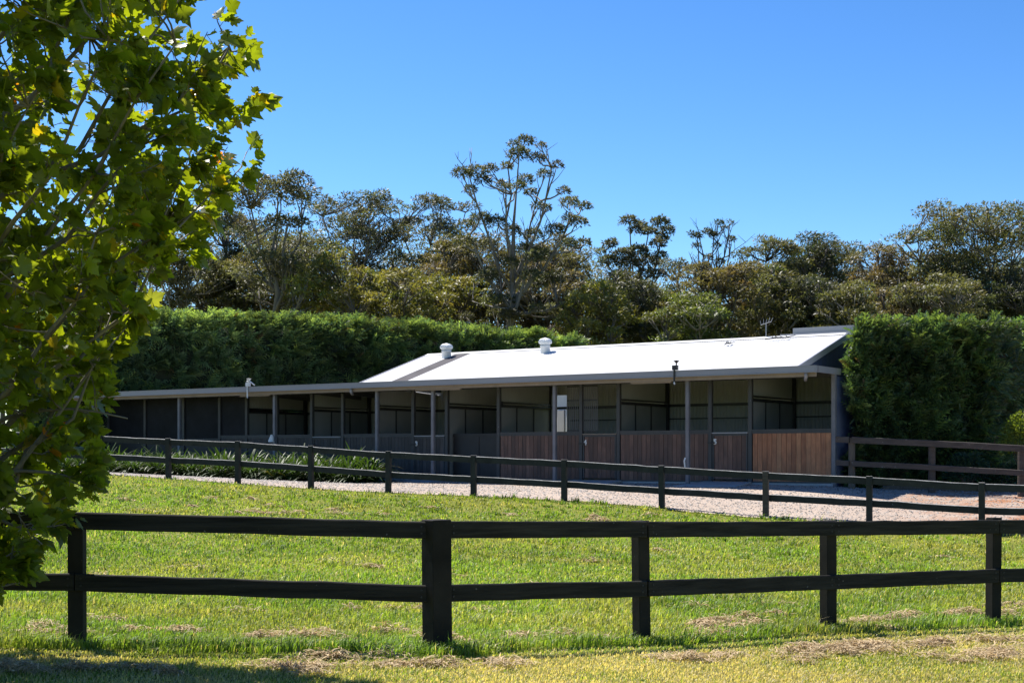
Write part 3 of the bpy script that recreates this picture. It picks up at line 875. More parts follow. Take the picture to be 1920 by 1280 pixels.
# a cloth hung on the verandah post
def cloth():
    mb = MB(); n = 12
    for i in range(7):
        z = 0.55 - 0.24 * i / 6 * 1.0; r = 0.03 + 0.07 * (i / 6) ** 0.8
        for k in range(n):
            t = 2 * math.pi * k / n; rr = r * (1 + 0.25 * math.sin(3 * t + i))
            mb.v.append((rr * math.cos(t), rr * 0.6 * math.sin(t), z))
    for i in range(6):
        for k in range(n): mb.f.append((i*n + k, i*n + (k+1) % n, (i+1)*n + (k+1) % n, (i+1)*n + k)); mb.m.append(0)
    o = mb.build("hanging_cloth", M['white'], smooth=True)
    o.location = barn_world(18.9, 0.1, 1.0); tag(o, "small pale cloth bundled on the grey verandah post above the strap-leaved plants", "cloth")
cloth()
# a white shed behind the stable, glimpsed through the gap in the stalls' back wall
def shed():
    o = empty("white_shed", (1.42, 52.0, h1(1.6, 52.0)), "small white-walled shed glimpsed through the stable's stall beside the grey verandah post", "shed", rz=math.radians(-72.5))
    mb = MB(); mb.box(-0.15, 1.9, 0.02, 1.6, -0.2, 3.2); mb.build("wall", M['white'], o)
    mb = MB(); mb.add([(-0.3, -0.2, 3.15), (2.05, -0.2, 3.15), (2.05, 1.8, 3.45), (-0.3, 1.8, 3.45), (-0.3, -0.2, 3.22), (2.05, -0.2, 3.22), (2.05, 1.8, 3.52), (-0.3, 1.8, 3.52)],
                     [(0, 3, 2, 1), (4, 5, 6, 7), (0, 1, 5, 4), (1, 2, 6, 5), (2, 3, 7, 6), (3, 0, 4, 7)]); mb.build("roof", M['roof_grey'], o)
    mb = MB(); mb.box(0.8, 1.5, -0.03, 0.018, 1.3, 2.4); mb.build("window_frame", M['roof_grey'], o)
shed()
# broken twigs lying on the roof
def twig(u, v, ln, rz, label):
    mb = MB(); p = barn_world(u, v, ZE + RR * v / RV + 0.03)
    r = random.Random(int(u * 100))
    mb.tube([(-ln, 0, 0), (-ln * .3, 0.05, 0.05), (ln * .4, -0.03, 0.04), (ln, 0.06, 0.10)], [0.012, 0.022, 0.018, 0.008], 5)
    for k in range(4):
        x = -ln * .5 + ln * .35 * k; mb.tube([(x, 0, 0.04), (x + r.uniform(-.1, .2), r.uniform(-.25, .25), 0.10)], [0.014, 0.006], 4)
    o = mb.build("fallen_branch", M['dark']); o.location = p
    o.rotation_euler = (0.0, 0, rz); tag(o, label, "branch")
twig(2.35, 3.15, 0.42, -0.3, "dark forked branch lying just below the white roof ridge beside the aerial")
twig(3.75, 2.75, 0.12, 0.4, "tiny dark twig lying on the white roof below the larger branch")

# ------------------------------------------------------------------ strap-leaved plants in the bed
def strap_mesh(seed, nl, ln):
    rng = np.random.default_rng(seed)
    m = 7; V = []; Fc = []; C = []
    for i in range(nl):
        az = rng.uniform(0, 2 * math.pi); el = rng.uniform(0.5, 1.5); L = ln * rng.uniform(0.65, 1.15); w = rng.uniform(0.018, 0.03)
        d = np.array([math.cos(az), math.sin(az), 0]); s = np.array([-math.sin(az), math.cos(az), 0])
        p = np.array([d[0] * 0.06 * rng.random(), d[1] * 0.06 * rng.random(), 0.0]); a = el; drop = rng.uniform(0.12, 0.36)
        b = len(V); g = rng.uniform(0.7, 1.25); base = np.array([0.05, 0.09, 0.024]) * g
        if rng.random() < 0.04: base = np.array([0.16, 0.14, 0.05])
        for k in range(m):
            ww = w * (1 - (k / (m - 1)) ** 3) + 0.002
            V += [p - s * ww, p + s * ww]; C += [base, base]
            p = p + (d * math.cos(a) + np.array([0, 0, 1]) * math.sin(a)) * L / m
            a -= drop
        for k in range(m - 1): Fc.append((b + 2*k, b + 2*k + 1, b + 2*k + 3, b + 2*k + 2))
    return np_mesh("strap_leaved_plant", np.array(V), np.array(Fc), [M['strap']], np.array(C), smooth=True)
strap_meshes = [strap_mesh(s, 120, 1.05) for s in range(4)]
for row, (v0, txt, sc) in enumerate(((-2.5, "front", 1.0), (-1.75, "middle", 1.2), (-1.05, "back", 1.4))):
    for i in range(25):
        u = 13.5 + i * 0.62 + random.uniform(-0.14, 0.14) + row * 0.2; v = v0 + random.uniform(-0.15, 0.15) + 0.4 * max(0, (15 - u) / 1.5)
        p = barn_xy(u, v)
        o = link("strap_leaved_plant", random.choice(strap_meshes))
        o.location = (p.x, p.y, h1(p.x, p.y) - 0.02); o.rotation_euler = (0, 0, random.uniform(0, 6.28)); s = sc * random.uniform(0.85, 1.12); o.scale = (s, s, s)
        tag(o, f"dark green strap-leaved clump in the {txt} row of the bed along the stable", "plant", f"strap-leaved plants, {txt} row of the bed")

# ------------------------------------------------------------------ hedges of clipped conifer
def frond_template():
    """A flat feathery spray: a stem with pointed side sprays, drooping at the tip; x along, z up."""
    V = []; Fc = []
    k = 5
    for i in range(k):
        x = 0.10 + 0.18 * i; L = 0.44 * (1 - 0.13 * i); z = 0.05 * math.sin(i) - 0.16 * (x ** 2)
        for sgn in (-1, 1):
            b = len(V)
            V += [(x - 0.05, 0, z), (x + 0.11, sgn * 0.03, z + 0.01), (x + 0.28 * L / 0.4, sgn * L * 0.75, z - 0.08)]
            Fc.append((b, b + 1, b + 2))
    b = len(V); V += [(0, -0.03, 0), (0, 0.03, 0), (1.05, 0, -0.22)]; Fc.append((b, b + 1, b + 2))
    return np.array(V), np.array(Fc)
FRT = frond_template()

def hedge(name, label, line, height, thick, dens, seed, base=(0.028, 0.058, 0.014), length=0.42, gap=None, endcaps=True, back=None):
    """line: ground points (x, y) of the front face; the hedge lies to the back side (+n). height: list of top z per point."""
    rng = np.random.default_rng(seed)
    line = np.array(line, float); height = np.array(height, float)
    seg = np.linalg.norm(np.diff(line, axis=0), axis=1); cum = np.concatenate([[0], np.cumsum(seg)]); L = cum[-1]
    def at(s):
        x = np.interp(s, cum, line[:, 0]); y = np.interp(s, cum, line[:, 1]); z = np.interp(s, cum, height)
        e = 0.05
        dx = np.interp(np.minimum(s + e, L), cum, line[:, 0]) - np.interp(np.maximum(s - e, 0), cum, line[:, 0])
        dy = np.interp(np.minimum(s + e, L), cum, line[:, 1]) - np.interp(np.maximum(s - e, 0), cum, line[:, 1])
        d = norm(np.stack([dx, dy], -1))
        return x, y, z, d
    def bulge(s, z):
        return 0.14 * np.sin(s * 1.15 + seed) + 0.12 * np.sin(s * 2.7 + 2 * seed + z * 0.8) + 0.13 * np.sin(z * 1.9 + s * 0.6) + 0.10 * np.sin(s * 5.1 + z * 3.3)
    groups = []
    # front face, back face, top, ends
    area = L * (height.mean() - 1.0)
    nf = int(area * dens)
    def put(s, z, into, out2d, out3=None):
        x, y, zt, d = at(s)
        nn = np.stack([-d[:, 1], d[:, 0]], -1) if back is None else np.tile(np.array(back, float), (len(x), 1))   # into the hedge
        return np.column_stack([x + nn[:, 0] * into, y + nn[:, 1] * into, z]), nn, d
    s = rng.uniform(0, L, nf); _, _, zt, _ = at(s)
    zg = 1.0
    z = zg + (zt - zg) * rng.random(nf) ** 0.9
    into = -bulge(s, z) * 0.6 + rng.uniform(-0.22, 0.35, nf) + 0.6 * np.clip((z - (zt - 0.7)) / 0.7, 0, 1) ** 2
    P, nn, d = put(s, z, into, None)
    out = np.column_stack([-nn, 1.6 * np.clip((z - (zt - 0.9)) / 0.9, 0, 1)])
    groups.append((P, out, z, zt))
    nt_ = int(L * thick * dens * 1.4)
    s = rng.uniform(0, L, nt_); _, _, zt, _ = at(s)
    P, nn, d = put(s, zt + 0.05 * np.sin(s * 1.9 + seed) + 0.04 * np.sin(s * 4.3) + rng.uniform(-0.25, 0.03, nt_), rng.uniform(0.1, thick - 0.1, nt_), None)
    groups.append((P, np.tile([0, 0, 1.0], (nt_, 1)), P[:, 2], zt))
    for e in ((0, -1), (L, 1)):
        ne = int(thick * (height.mean() - 1) * dens)
        s = np.full(ne, e[0]); _, _, zt, d0 = at(s)
        z = 1.0 + (zt - 1.0) * rng.random(ne)
        P, nn, d = put(s, z, rng.uniform(0, thick, ne), None)
        ex = np.column_stack([d * e[1], np.zeros(ne)])
        P = P + ex * (rng.uniform(-0.3, 0.1, ne) + 0.2 * np.sin(z * 2.1 + seed))[:, None]
        groups.append((P, ex, z, zt))
    P = np.concatenate([g[0] for g in groups]); O = np.concatenate([g[1] for g in groups]); n = len(P)
    wind = np.array([0.42, -0.12, 0.22])
    # sprays gather in tufts that stand out or sink in
    cidx = rng.choice(n, max(30, int(n / 26)), replace=False); CC = P[cidx]; amp = rng.uniform(-0.22, 0.10, len(CC))
    near = np.empty(n, int)
    for i in range(0, n, 4000): near[i:i+4000] = np.argmin(((P[i:i+4000, None] - CC[None]) ** 2).sum(-1), axis=1)
    ofs = P - CC[near]
    P = P - ofs * 0.30 + norm(O) * amp[near][:, None]
    xd = norm(O * 0.7 + wind + ofs * 1.9 + rng.normal(size=(n, 3)) * 0.30 + np.column_stack([np.zeros(n), np.zeros(n), np.full(n, 0.22)]))
    zd = norm(rand_unit(n, rng) * 0.8 + O * 0.5 + [0, 0, 0.6])
    R = frames(xd, zd)
    sc = length * rng.uniform(0.55, 1.15, n)
    V, Fc = scatter(FRT[0], FRT[1], R, P - xd * (sc * 0.35)[:, None], sc)
    # tint: patches of older and fresher growth, plus a painted sunlit top
    pat = np.sin(P[:, 0] * 0.9 + P[:, 2] * 1.3 + seed) * np.sin(P[:, 2] * 1.7 + P[:, 0] * 0.4)
    g = (0.85 + 0.22 * pat) * rng.uniform(0.7, 1.3, n)
    zt_all = np.concatenate([g_[3] for g_ in groups])
    lighter = rng.random(n) < 0.22 + 0.6 * np.clip((P[:, 2] - (zt_all - 0.9)) / 0.9, 0, 1)      # new shoots throughout; the extra share at the top is painted-in sunlight
    g = g * rng.uniform(0.6, 1.4, len(CC))[near]
    c = np.array(base)[None] * g[:, None]
    c[lighter] *= [1.9, 1.55, 1.1]
    brown = rng.random(n) < 0.015
    c[brown] = [0.07, 0.05, 0.025]
    root = empty(name, (line[0][0], line[0][1], 1.0), label, "hedge")
    V = V - np.array(root.location)
    o = link("foliage", np_mesh("foliage", V, Fc, [M['hedge']], np.repeat(c, len(FRT[0]), 0)), root)
    # woody inner mass
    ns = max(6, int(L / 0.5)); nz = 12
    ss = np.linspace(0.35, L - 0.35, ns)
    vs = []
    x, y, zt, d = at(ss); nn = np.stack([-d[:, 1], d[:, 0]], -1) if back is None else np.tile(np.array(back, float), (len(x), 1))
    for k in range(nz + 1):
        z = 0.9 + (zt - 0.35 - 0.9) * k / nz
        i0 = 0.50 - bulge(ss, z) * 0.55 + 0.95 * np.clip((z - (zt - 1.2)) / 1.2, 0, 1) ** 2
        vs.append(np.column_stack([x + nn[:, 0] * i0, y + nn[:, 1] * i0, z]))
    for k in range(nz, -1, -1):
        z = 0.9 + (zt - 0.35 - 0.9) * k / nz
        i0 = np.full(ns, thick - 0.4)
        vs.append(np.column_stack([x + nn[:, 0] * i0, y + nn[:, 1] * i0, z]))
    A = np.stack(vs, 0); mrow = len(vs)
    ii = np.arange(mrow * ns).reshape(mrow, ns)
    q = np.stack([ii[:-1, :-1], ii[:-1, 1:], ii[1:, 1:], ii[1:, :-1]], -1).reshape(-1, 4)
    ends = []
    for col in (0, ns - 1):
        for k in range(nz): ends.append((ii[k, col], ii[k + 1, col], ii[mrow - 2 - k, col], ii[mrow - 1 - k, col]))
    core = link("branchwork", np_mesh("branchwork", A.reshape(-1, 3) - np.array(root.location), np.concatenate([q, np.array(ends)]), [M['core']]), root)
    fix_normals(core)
    return root

pL = [W(40, 590, 52.0), W(320, 592, 54.0), W(700, 606, 58.5), W(1095, 637, 64.0)]
hedge("hedge", "long tall clipped conifer hedge running behind the white-roofed stable, yellow-green along its top",
      [(p.x, p.y) for p in pL], [p.z + 0.05 for p in pL], 3.0, 62, 3, base=(0.105, 0.17, 0.085), length=0.70)
hedge("hedge", "tall square-ended conifer hedge beside the stable's right corner, behind the brown side fence",
      [(8.87, 37.15), (11.1, 38.1), (13.2, 39.2)], [5.45, 5.55, 5.6], 3.0, 120, 5, base=(0.082, 0.140, 0.066), length=0.60, back=(0.561, 0.828))
hedge("hedge", "darker conifer hedge set further back at the right edge, past the square-ended one",
      [(13.0, 41.3), (16.5, 42.6), (22, 45)], [5.75, 5.8, 5.9], 3.0, 90, 8, base=(0.068, 0.145, 0.060), length=0.60)

# small shrubs in front of the hedge
def shrub(name, label, c, r, n, colr, lsz, seed):
    rng = np.random.default_rng(seed)
    c = Vector(c); root = empty(name, (c.x, c.y, h1(c.x, c.y)), label, "shrub")
    u = rand_unit(n, rng); u[:, 2] = np.abs(u[:, 2]) * 1.2 - 0.3
    P = u * (np.array(r) * rng.uniform(0.5, 1.0, n)[:, None]) + [0, 0, c.z - root.location.z]
    tv = np.array([(0, 0, 0), (0.5, 0.24, 0.05), (1, 0, 0), (0.5, -0.24, 0.05)]); tf = np.array([(0, 1, 2, 3)])
    R = frames(norm(u + rng.normal(size=(n, 3)) * 0.6), rand_unit(n, rng) + [0, 0, 0.8])
    V, Fc = scatter(tv, tf, R, P, lsz * rng.uniform(0.6, 1.2, n))
    col = np.array(colr)[None] * rng.uniform(0.6, 1.35, n)[:, None]
    link("foliage", np_mesh("foliage", V, Fc, [M['strap']], np.repeat(col, 4, 0)), root)
    mb = MB()
    for k in range(7):
        a = k * 0.9; mb.tube([(0, 0, -0.05), (0.25 * r[0] * math.cos(a), 0.25 * r[1] * math.sin(a), (c.z - root.location.z) * 0.6), (0.6 * r[0] * math.cos(a), 0.6 * r[1] * math.sin(a), c.z - root.location.z + 0.2 * r[2])], [0.02, 0.015, 0.006], 5)
    link("stems", mb.mesh("stems", M['gum_dark']), root)
shrub("shrub", "low blue-green rounded shrub under the hedge behind the lower side-fence rail", W(1815, 886, 37.0), (0.65, 0.5, 0.6), 2600, (0.035, 0.072, 0.04), 0.085, 1)
shrub("shrub", "bright yellow-green variegated shrub at the right edge behind the side fence", W(1918, 832, 36.9), (0.62, 0.5, 0.95), 2600, (0.17, 0.21, 0.035), 0.10, 2)
shrub("shrub", "dark low shrub below the yellow variegated one, at the foot of the hedge", W(1898, 898, 36.6), (0.8, 0.5, 0.45), 2200, (0.02, 0.042, 0.02), 0.085, 3)

# ------------------------------------------------------------------ eucalypts beyond the hedges
LEAFQ = (np.array([(0, 0, 0), (0.45, 0.16, 0.03), (1, 0, -0.1), (0.5, -0.16, 0.03)]), np.array([(0, 1, 2, 3)]))
def clump_leaves(C, rad, rng, per, lsz, flat=0.55):
    """Leaves on the upper shell of flattened clumps."""
    n = len(C); cnt = np.maximum(20, (per * (rad / rad.mean()) ** 2).astype(int))
    ci = np.repeat(np.arange(n), cnt); m = len(ci)
    u = rand_unit(m, rng); u[:, 2] = np.where(u[:, 2] < -0.35, -u[:, 2], u[:, 2])
    # a few lobes per clump make it knobbly
    r = rad[ci] * rng.uniform(0.45, 1.0, m) ** 0.6 * (1 + 0.25 * np.sin(u[:, 0] * 5 + ci) * np.sin(u[:, 1] * 5 + ci * 1.7))
    P = C[ci] + u * r[:, None] * [1, 1, flat]
    xd = norm(u * 0.8 + rng.normal(size=(m, 3)) * 0.5 + [0.35, 0, -0.25])
    zd = norm(rand_unit(m, rng) * 0.7 + u * 0.6 + [0, 0, 0.5])
    R = frames(xd, zd)
    V, Fc = scatter(LEAFQ[0], LEAFQ[1], R, P, lsz * rng.uniform(0.6, 1.25, m))
    return V, Fc, ci

EUC = {
    'olive': (0.108, 0.115, 0.054), 'grey': (0.090, 0.098, 0.062), 'brown': (0.130, 0.112, 0.064),
    'yellow': (0.165, 0.168, 0.046), 'dark': (0.060, 0.072, 0.040), 'green': (0.105, 0.135, 0.044), 'bronze': (0.130, 0.116, 0.058),
}
def branch_path(a, b, rng, lift=0.25, n=5, wob=0.06):
    a = np.array(a, float); b = np.array(b, float); L = np.linalg.norm(b - a)
    out = []
    for i in range(n + 1):
        t = i / n
        p = a * (1 - t) + b * t
        # leaves the parent outwards, then sweeps up
        p[2] -= lift * L * math.sin(math.pi * t) * 0.5
        if 0 < i < n: p = p + rng.normal(size=3) * wob * L * 0.35
        out.append(p)
    return out

def eucalypt(label, px, top, hw, Y, tone, seed, bot=None, nclump=55, per=80, crad=0.62, trunk=0.34, flat=0.62, bark='gum_dark', base_px=None, nlimb=6, clumps=None, twigs=0, gapf=0.0, name="eucalyptus_tree", tmin=0.30, lsz=0.235, depth=None):
    """top/bot: rows of the crown's top and bottom; hw: half width in photo pixels; clumps: explicit (px, py, r_px) clumps."""
    rng = np.random.default_rng(seed)
    if clumps is None: nclump = int(nclump * 2.7); hw = hw * 1.15; bot = min((bot or top + 150) + 90, 655)
    s = F / Y
    bx = (base_px if base_px is not None else px)
    base = W(bx, HZ, Y); gz = h1(base.x, Y)
    cx = (px - 960) / s; zt = CZ + (HZ - top) / s
    zb = CZ + (HZ - (bot if bot is not None else top + 150)) / s
    w = hw / s; dpt = depth or max(w * 0.8, 2.2)
    if clumps is not None:
        C = np.array([((q[0] - 960) / s, Y + rng.uniform(-1, 1) * dpt * 0.5, CZ + (HZ - q[1]) / s) for q in clumps])
        rad = np.array([q[2] / s for q in clumps])
    else:
        # umbrella-like sub-crowns of clumps, the topmost touching the given top
        C = []; tries = 0
        nsub = max(4, int(nclump / 7)); subs = []
        while len(subs) < nsub and tries < 3000:
            tries += 1
            tz = rng.random() ** 0.75
            prof = 0.35 + 0.65 * math.sqrt(max(0.0, 1 - (max(tz - 0.30, 0) / 0.72) ** 2))
            a = rng.uniform(0, 2 * math.pi); rr = math.sqrt(rng.random()) * prof
            lobe = 1 + 0.28 * math.sin(2 * a + seed) + 0.22 * math.sin(7 * tz + 1.3 * seed)
            q = np.array([cx + math.cos(a) * rr * w * 0.86 * lobe, Y + math.sin(a) * rr * dpt, zb + tz * (zt - zb)])
            sr = rng.uniform(1.0, 1.9) * (0.75 + 0.12 * w)
            if len(subs) == 0: q = np.array([cx + rng.uniform(-0.2, 0.2) * w, Y, zt - 0.55 * crad])
            q[2] = min(q[2], zt - 0.5 * crad)
            if subs and min(np.linalg.norm((q - o_[0]) * [1, 0.6, 1.4]) for o_ in subs) < sr * 0.62: continue
            subs.append((q, sr))
        tries = 0
        while len(C) < nclump and tries < 8000:
            tries += 1
            q, sr = subs[rng.integers(len(subs))]
            a = rng.uniform(0, 2 * math.pi); rr = math.sqrt(rng.random())
            p = q + np.array([math.cos(a) * rr * sr, math.sin(a) * rr * sr, 0.75 * sr * (math.sqrt(1 - rr * rr * 0.95) - 1) + rng.normal() * 0.16])
            if C and np.min(np.linalg.norm((np.array(C) - p) * [1, 0.8, 1.3], axis=1)) < crad * 0.72: continue
            C.append(p)
        zc = zb + (zt - zb) * 0.42; tries = 6000 if len(C) >= nclump * 0.7 else 0
        while len(C) < nclump and tries < 6000:
            tries += 1
            u = rng.normal(size=3); u /= np.linalg.norm(u)
            rr = rng.uniform(0.35, 1.0) ** 0.45
            hgt = (zt - crad * flat - zc) if u[2] > 0 else (zc - zb)
            lump = 1 + 0.16 * math.sin(3 * math.atan2(u[1], u[0]) + seed) + 0.10 * math.sin(5 * u[2] + seed * 2)
            p = np.array([cx + u[0] * rr * (w - crad * 0.6) * lump, Y + u[1] * rr * dpt * lump, zc + u[2] * rr * hgt])
            if C and np.min(np.linalg.norm((np.array(C) - p) * [1, 0.7, 1.5], axis=1)) < crad * 0.85: continue
            C.append(p)
        C = np.array(C)
        rad = crad * rng.uniform(0.65, 1.3, len(C))
    root = empty(name, (base.x, Y, gz), label, "tree", "trees beyond the hedges")
    O = np.array(root.location)
    V, Fc, ci = clump_leaves(C, rad, rng, int(per * 1.6), lsz, flat)
    tone_c = np.array(EUC[tone])
    ct = rng.uniform(0.72, 1.28, len(C))[:, None] * (1 + rng.normal(size=(len(C), 3)) * 0.05)
    lf = tone_c[None] * ct[ci] * rng.uniform(0.65, 1.4, len(ci))[:, None]
    link("crown", np_mesh("crown", V - O, Fc, [M['euc']], np.repeat(lf, 4, 0)), root)
    # wood: trunk, limbs, branchlets to every clump
    mb = MB()
    ztr = zb + (zt - zb) * 0.62
    tp = []
    nt_ = 7
    for i in range(nt_ + 1):
        t = i / nt_
        tp.append(np.array([base.x + (cx - base.x) * t ** 1.3 + (rng.normal() * 0.12 if 0 < i else 0), Y + (rng.normal() * 0.12 if 0 < i else 0), gz - 0.3 + (ztr - gz + 0.3) * t]))
    tr = [trunk * (1.25 if i == 0 else 1.0) * (1 - 0.93 * i / nt_) for i in range(nt_ + 1)]
    mb.tube([p - O for p in tp], tr, 9)
    order = rng.permutation(len(C))
    ends = [C[order[0]]]
    for k in range(1, nlimb):      # spread the limbs out: farthest-point choice
        dd = np.min([np.linalg.norm(C - e, axis=1) for e in ends], axis=0); ends.append(C[int(np.argmax(dd))])
    limbs = []
    for e in ends:
        zrel = (e[2] - gz) / max(ztr - gz, 0.1)
        t = min(max(tmin + rng.uniform(0, 0.1), zrel * 0.66 + rng.uniform(-0.08, 0.08)), 0.95)
        k = t * nt_; i = min(int(k), nt_ - 1); st = tp[i] * (1 - (k - i)) + tp[i + 1] * (k - i)
        tgt = e + (tp[-1] - e) * 0.12
        path = branch_path(st, tgt, rng, 0.22, 6, 0.05)
        r0 = max(0.055, trunk * (1 - 0.93 * t) * 0.62)
        mb.tube([p - O for p in path], list(np.linspace(r0, 0.035, 7)), 6)
        limbs.append(path)
    pts = [(p, li, j) for li, path in enumerate(limbs) for j, p in enumerate(path) if j >= 2] + [(p, -1, 9) for p in tp[3:]]
    PA = np.array([p for p, _, _ in pts])
    for c in C:
        dv = c - PA
        cost = np.linalg.norm(dv, axis=1) + np.where(dv[:, 2] < 0.1, 3.0, 0) + np.where(dv[:, 2] < 0.35 * np.linalg.norm(dv[:, :2], axis=1), 1.0, 0)
        q = PA[int(np.argmin(cost))]
        path = branch_path(q, c, rng, 0.15, 4, 0.07)
        mb.tube([p - O for p in path], list(np.linspace(0.055, 0.022, 5)), 5)
        for k in range(2):
            e = c + rng.normal(size=3) * [0.5, 0.5, 0.2] * crad; m_ = path[2 + k]
            mb.tube([m_ - O, (m_ + e) / 2 - O + [0, 0, -0.08], e - O], [0.03, 0.022, 0.012], 4)
    for k in range(twigs):       # bare ascending twigs
        q = PA[rng.integers(len(PA))]
        L = rng.uniform(0.6, 1.7)
        e = q + np.array([rng.normal() * 0.45, rng.normal() * 0.4, 1.0]) * L
        e[2] = min(e[2], zt + rng.uniform(-0.6, 0.3))
        path = branch_path(q, e, rng, 0.1, 4, 0.06)
        mb.tube([p - O for p in path], list(np.linspace(0.038, 0.010, 5)), 5)
        for j in range(2):
            q2 = path[2 + j]; e2 = q2 + np.array([rng.normal() * 0.5, rng.normal() * 0.4, 0.8]) * L * 0.4
            mb.tube([q2 - O, e2 - O], [0.022, 0.01], 4)
    link("trunk", mb.mesh("trunk", M[bark], smooth=True), root)
    return root

T = eucalypt
# the big ones, from left to right
T("dark tree rising just past the plane tree's right edge, its crown half hidden by it", 425, 335, 62, 92, 'grey', 11, bot=470, nclump=36)
T("tall forked gum left of the domed tree, pale trunk splitting low behind the hedge", 520, 330, 62, 79, 'grey', 12, bot=470, nclump=34, base_px=500, bark='gum', trunk=0.45, nlimb=7)
T("wide-spreading dull olive tree around the forked gum's lower limbs", 545, 440, 110, 86, 'olive', 13, bot=585, nclump=58)
T("round dome-topped gum with dense grey-green canopy, left of the tallest tree", 668, 357, 78, 96, 'grey', 14, bot=500, nclump=64, base_px=655, bark='gum')
T("layered airy tree between the domed gum and the tallest tree", 805, 365, 62, 98, 'grey', 15, bot=520, nclump=42, bark='gum', flat=0.42)
tall = [(985, 264, 17), (962, 272, 10), (972, 300, 22), (1006, 302, 17), (1020, 325, 14), (1042, 322, 12), (985, 330, 16), (950, 305, 12), (1013, 285, 9), (892, 315, 20), (868, 333, 18), (905, 335, 17),
        (920, 325, 13), (880, 352, 13), (938, 335, 11), (1070, 372, 19), (1096, 384, 13), (1055, 366, 12), (1084, 420, 17), (1066, 415, 14), (1010, 378, 14), (1022, 395, 11), (995, 360, 12), (972, 352, 14), (945, 360, 11),
        (900, 415, 22), (872, 420, 20), (930, 420, 20), (960, 430, 18), (1000, 440, 20), (1040, 440, 20), (1065, 455, 18), (985, 465, 18), (915, 455, 18), (870, 460, 20), (1025, 470, 16), (1095, 450, 14)]
tr_ = np.random.default_rng(5)
tall += [(tr_.uniform(870, 1070), tr_.uniform(475, 600), tr_.uniform(13, 20)) for _ in range(26)]
T("tallest gum, open bare rising branches tipped with small leaf clumps, clear above the wood", 965, 254, 130, 76, 'grey', 16, bot=480, clumps=tall, per=200, crad=0.55, base_px=962, bark='gum', trunk=0.40, nlimb=13, twigs=60, depth=3.2, tmin=0.5, lsz=0.19)
T("second slimmer leaning trunk with bronze foliage beside the tallest gum", 915, 430, 75, 86, 'bronze', 17, bot=590, nclump=44, base_px=945, bark='gum', trunk=0.3, nlimb=7, twigs=8)
T("bronze-green tree filling in to the right of the tallest gum", 1045, 440, 78, 87, 'bronze', 18, bot=600, nclump=56, twigs=6)
two = [(1178, 416, 16), (1204, 418, 12), (1192, 434, 15), (1215, 440, 14), (1236, 420, 17), (1252, 432, 15), (1243, 446, 13), (1232, 458, 14), (1140, 462, 12), (1127, 468, 9), (1150, 450, 10), (1165, 480, 20), (1195, 475, 22), (1180, 495, 22), (1215, 490, 20), (1140, 490, 18), (1235, 480, 12), (1210, 515, 18), (1160, 520, 22), (1190, 540, 20), (1230, 520, 14), (1145, 545, 18), (1215, 550, 15)]
T("gum with two separate lifted heads of foliage to the right of the tallest gum", 1192, 412, 60, 90, 'grey', 19, clumps=two, bot=560, per=250, bark='gum_dark', nlimb=8, twigs=6, depth=2.5)
T("small slender tree standing in the gap of sky over the roof ridge", 1262, 486, 15, 98, 'grey', 20, bot=560, nclump=10, crad=0.45, per=60, trunk=0.14, nlimb=3)
thin = [(1308, 441, 10), (1296, 436, 5), (1328, 433, 9), (1345, 421, 8), (1338, 440, 9), (1374, 446, 9), (1358, 428, 6), (1302, 464, 8), (1330, 480, 9), (1345, 460, 7), (1320, 500, 11), (1350, 490, 9), (1300, 500, 9), (1368, 420, 5)]
T("nearly leafless tree of thin upright branches against the sky, left of the broad canopies", 1345, 405, 48, 92, 'dark', 21, clumps=thin, bot=540, per=90, bark='gum_dark', nlimb=9, twigs=44, depth=1.6, trunk=0.22, lsz=0.19)
T("broad flat-topped olive canopy next to the nearly leafless tree", 1432, 452, 72, 90, 'olive', 22, bot=560, nclump=60, flat=0.42)
T("dense dark rounded gum right of the flat-topped canopy", 1522, 437, 52, 94, 'dark', 23, bot=570, nclump=52)
T("smaller dark crown tucked between the rounded gum and the brownish forked one", 1578, 456, 38, 97, 'grey', 24, bot=590, nclump=34, bark='gum')
T("brownish rounded gum with a dark forked trunk above the right hedge", 1652, 460, 62, 88, 'brown', 25, bot=575, nclump=52, base_px=1632, bark='gum', trunk=0.42, nlimb=8, per=90)
T("largest right-hand gum, broad domed canopy on many pale rising stems at the photo's edge", 1838, 386, 112, 86, 'olive', 26, bot=520, nclump=92, base_px=1872, bark='gum', trunk=0.55, nlimb=13, crad=0.72)
T("gum partly cut off by the right edge of the photo behind the largest one", 1968, 415, 75, 95, 'dark', 27, bot=560, nclump=50)
T("low side crown hanging left from the largest right-hand gum", 1762, 470, 42, 85, 'olive', 28, bot=590, nclump=34, base_px=1790, bark='gum')
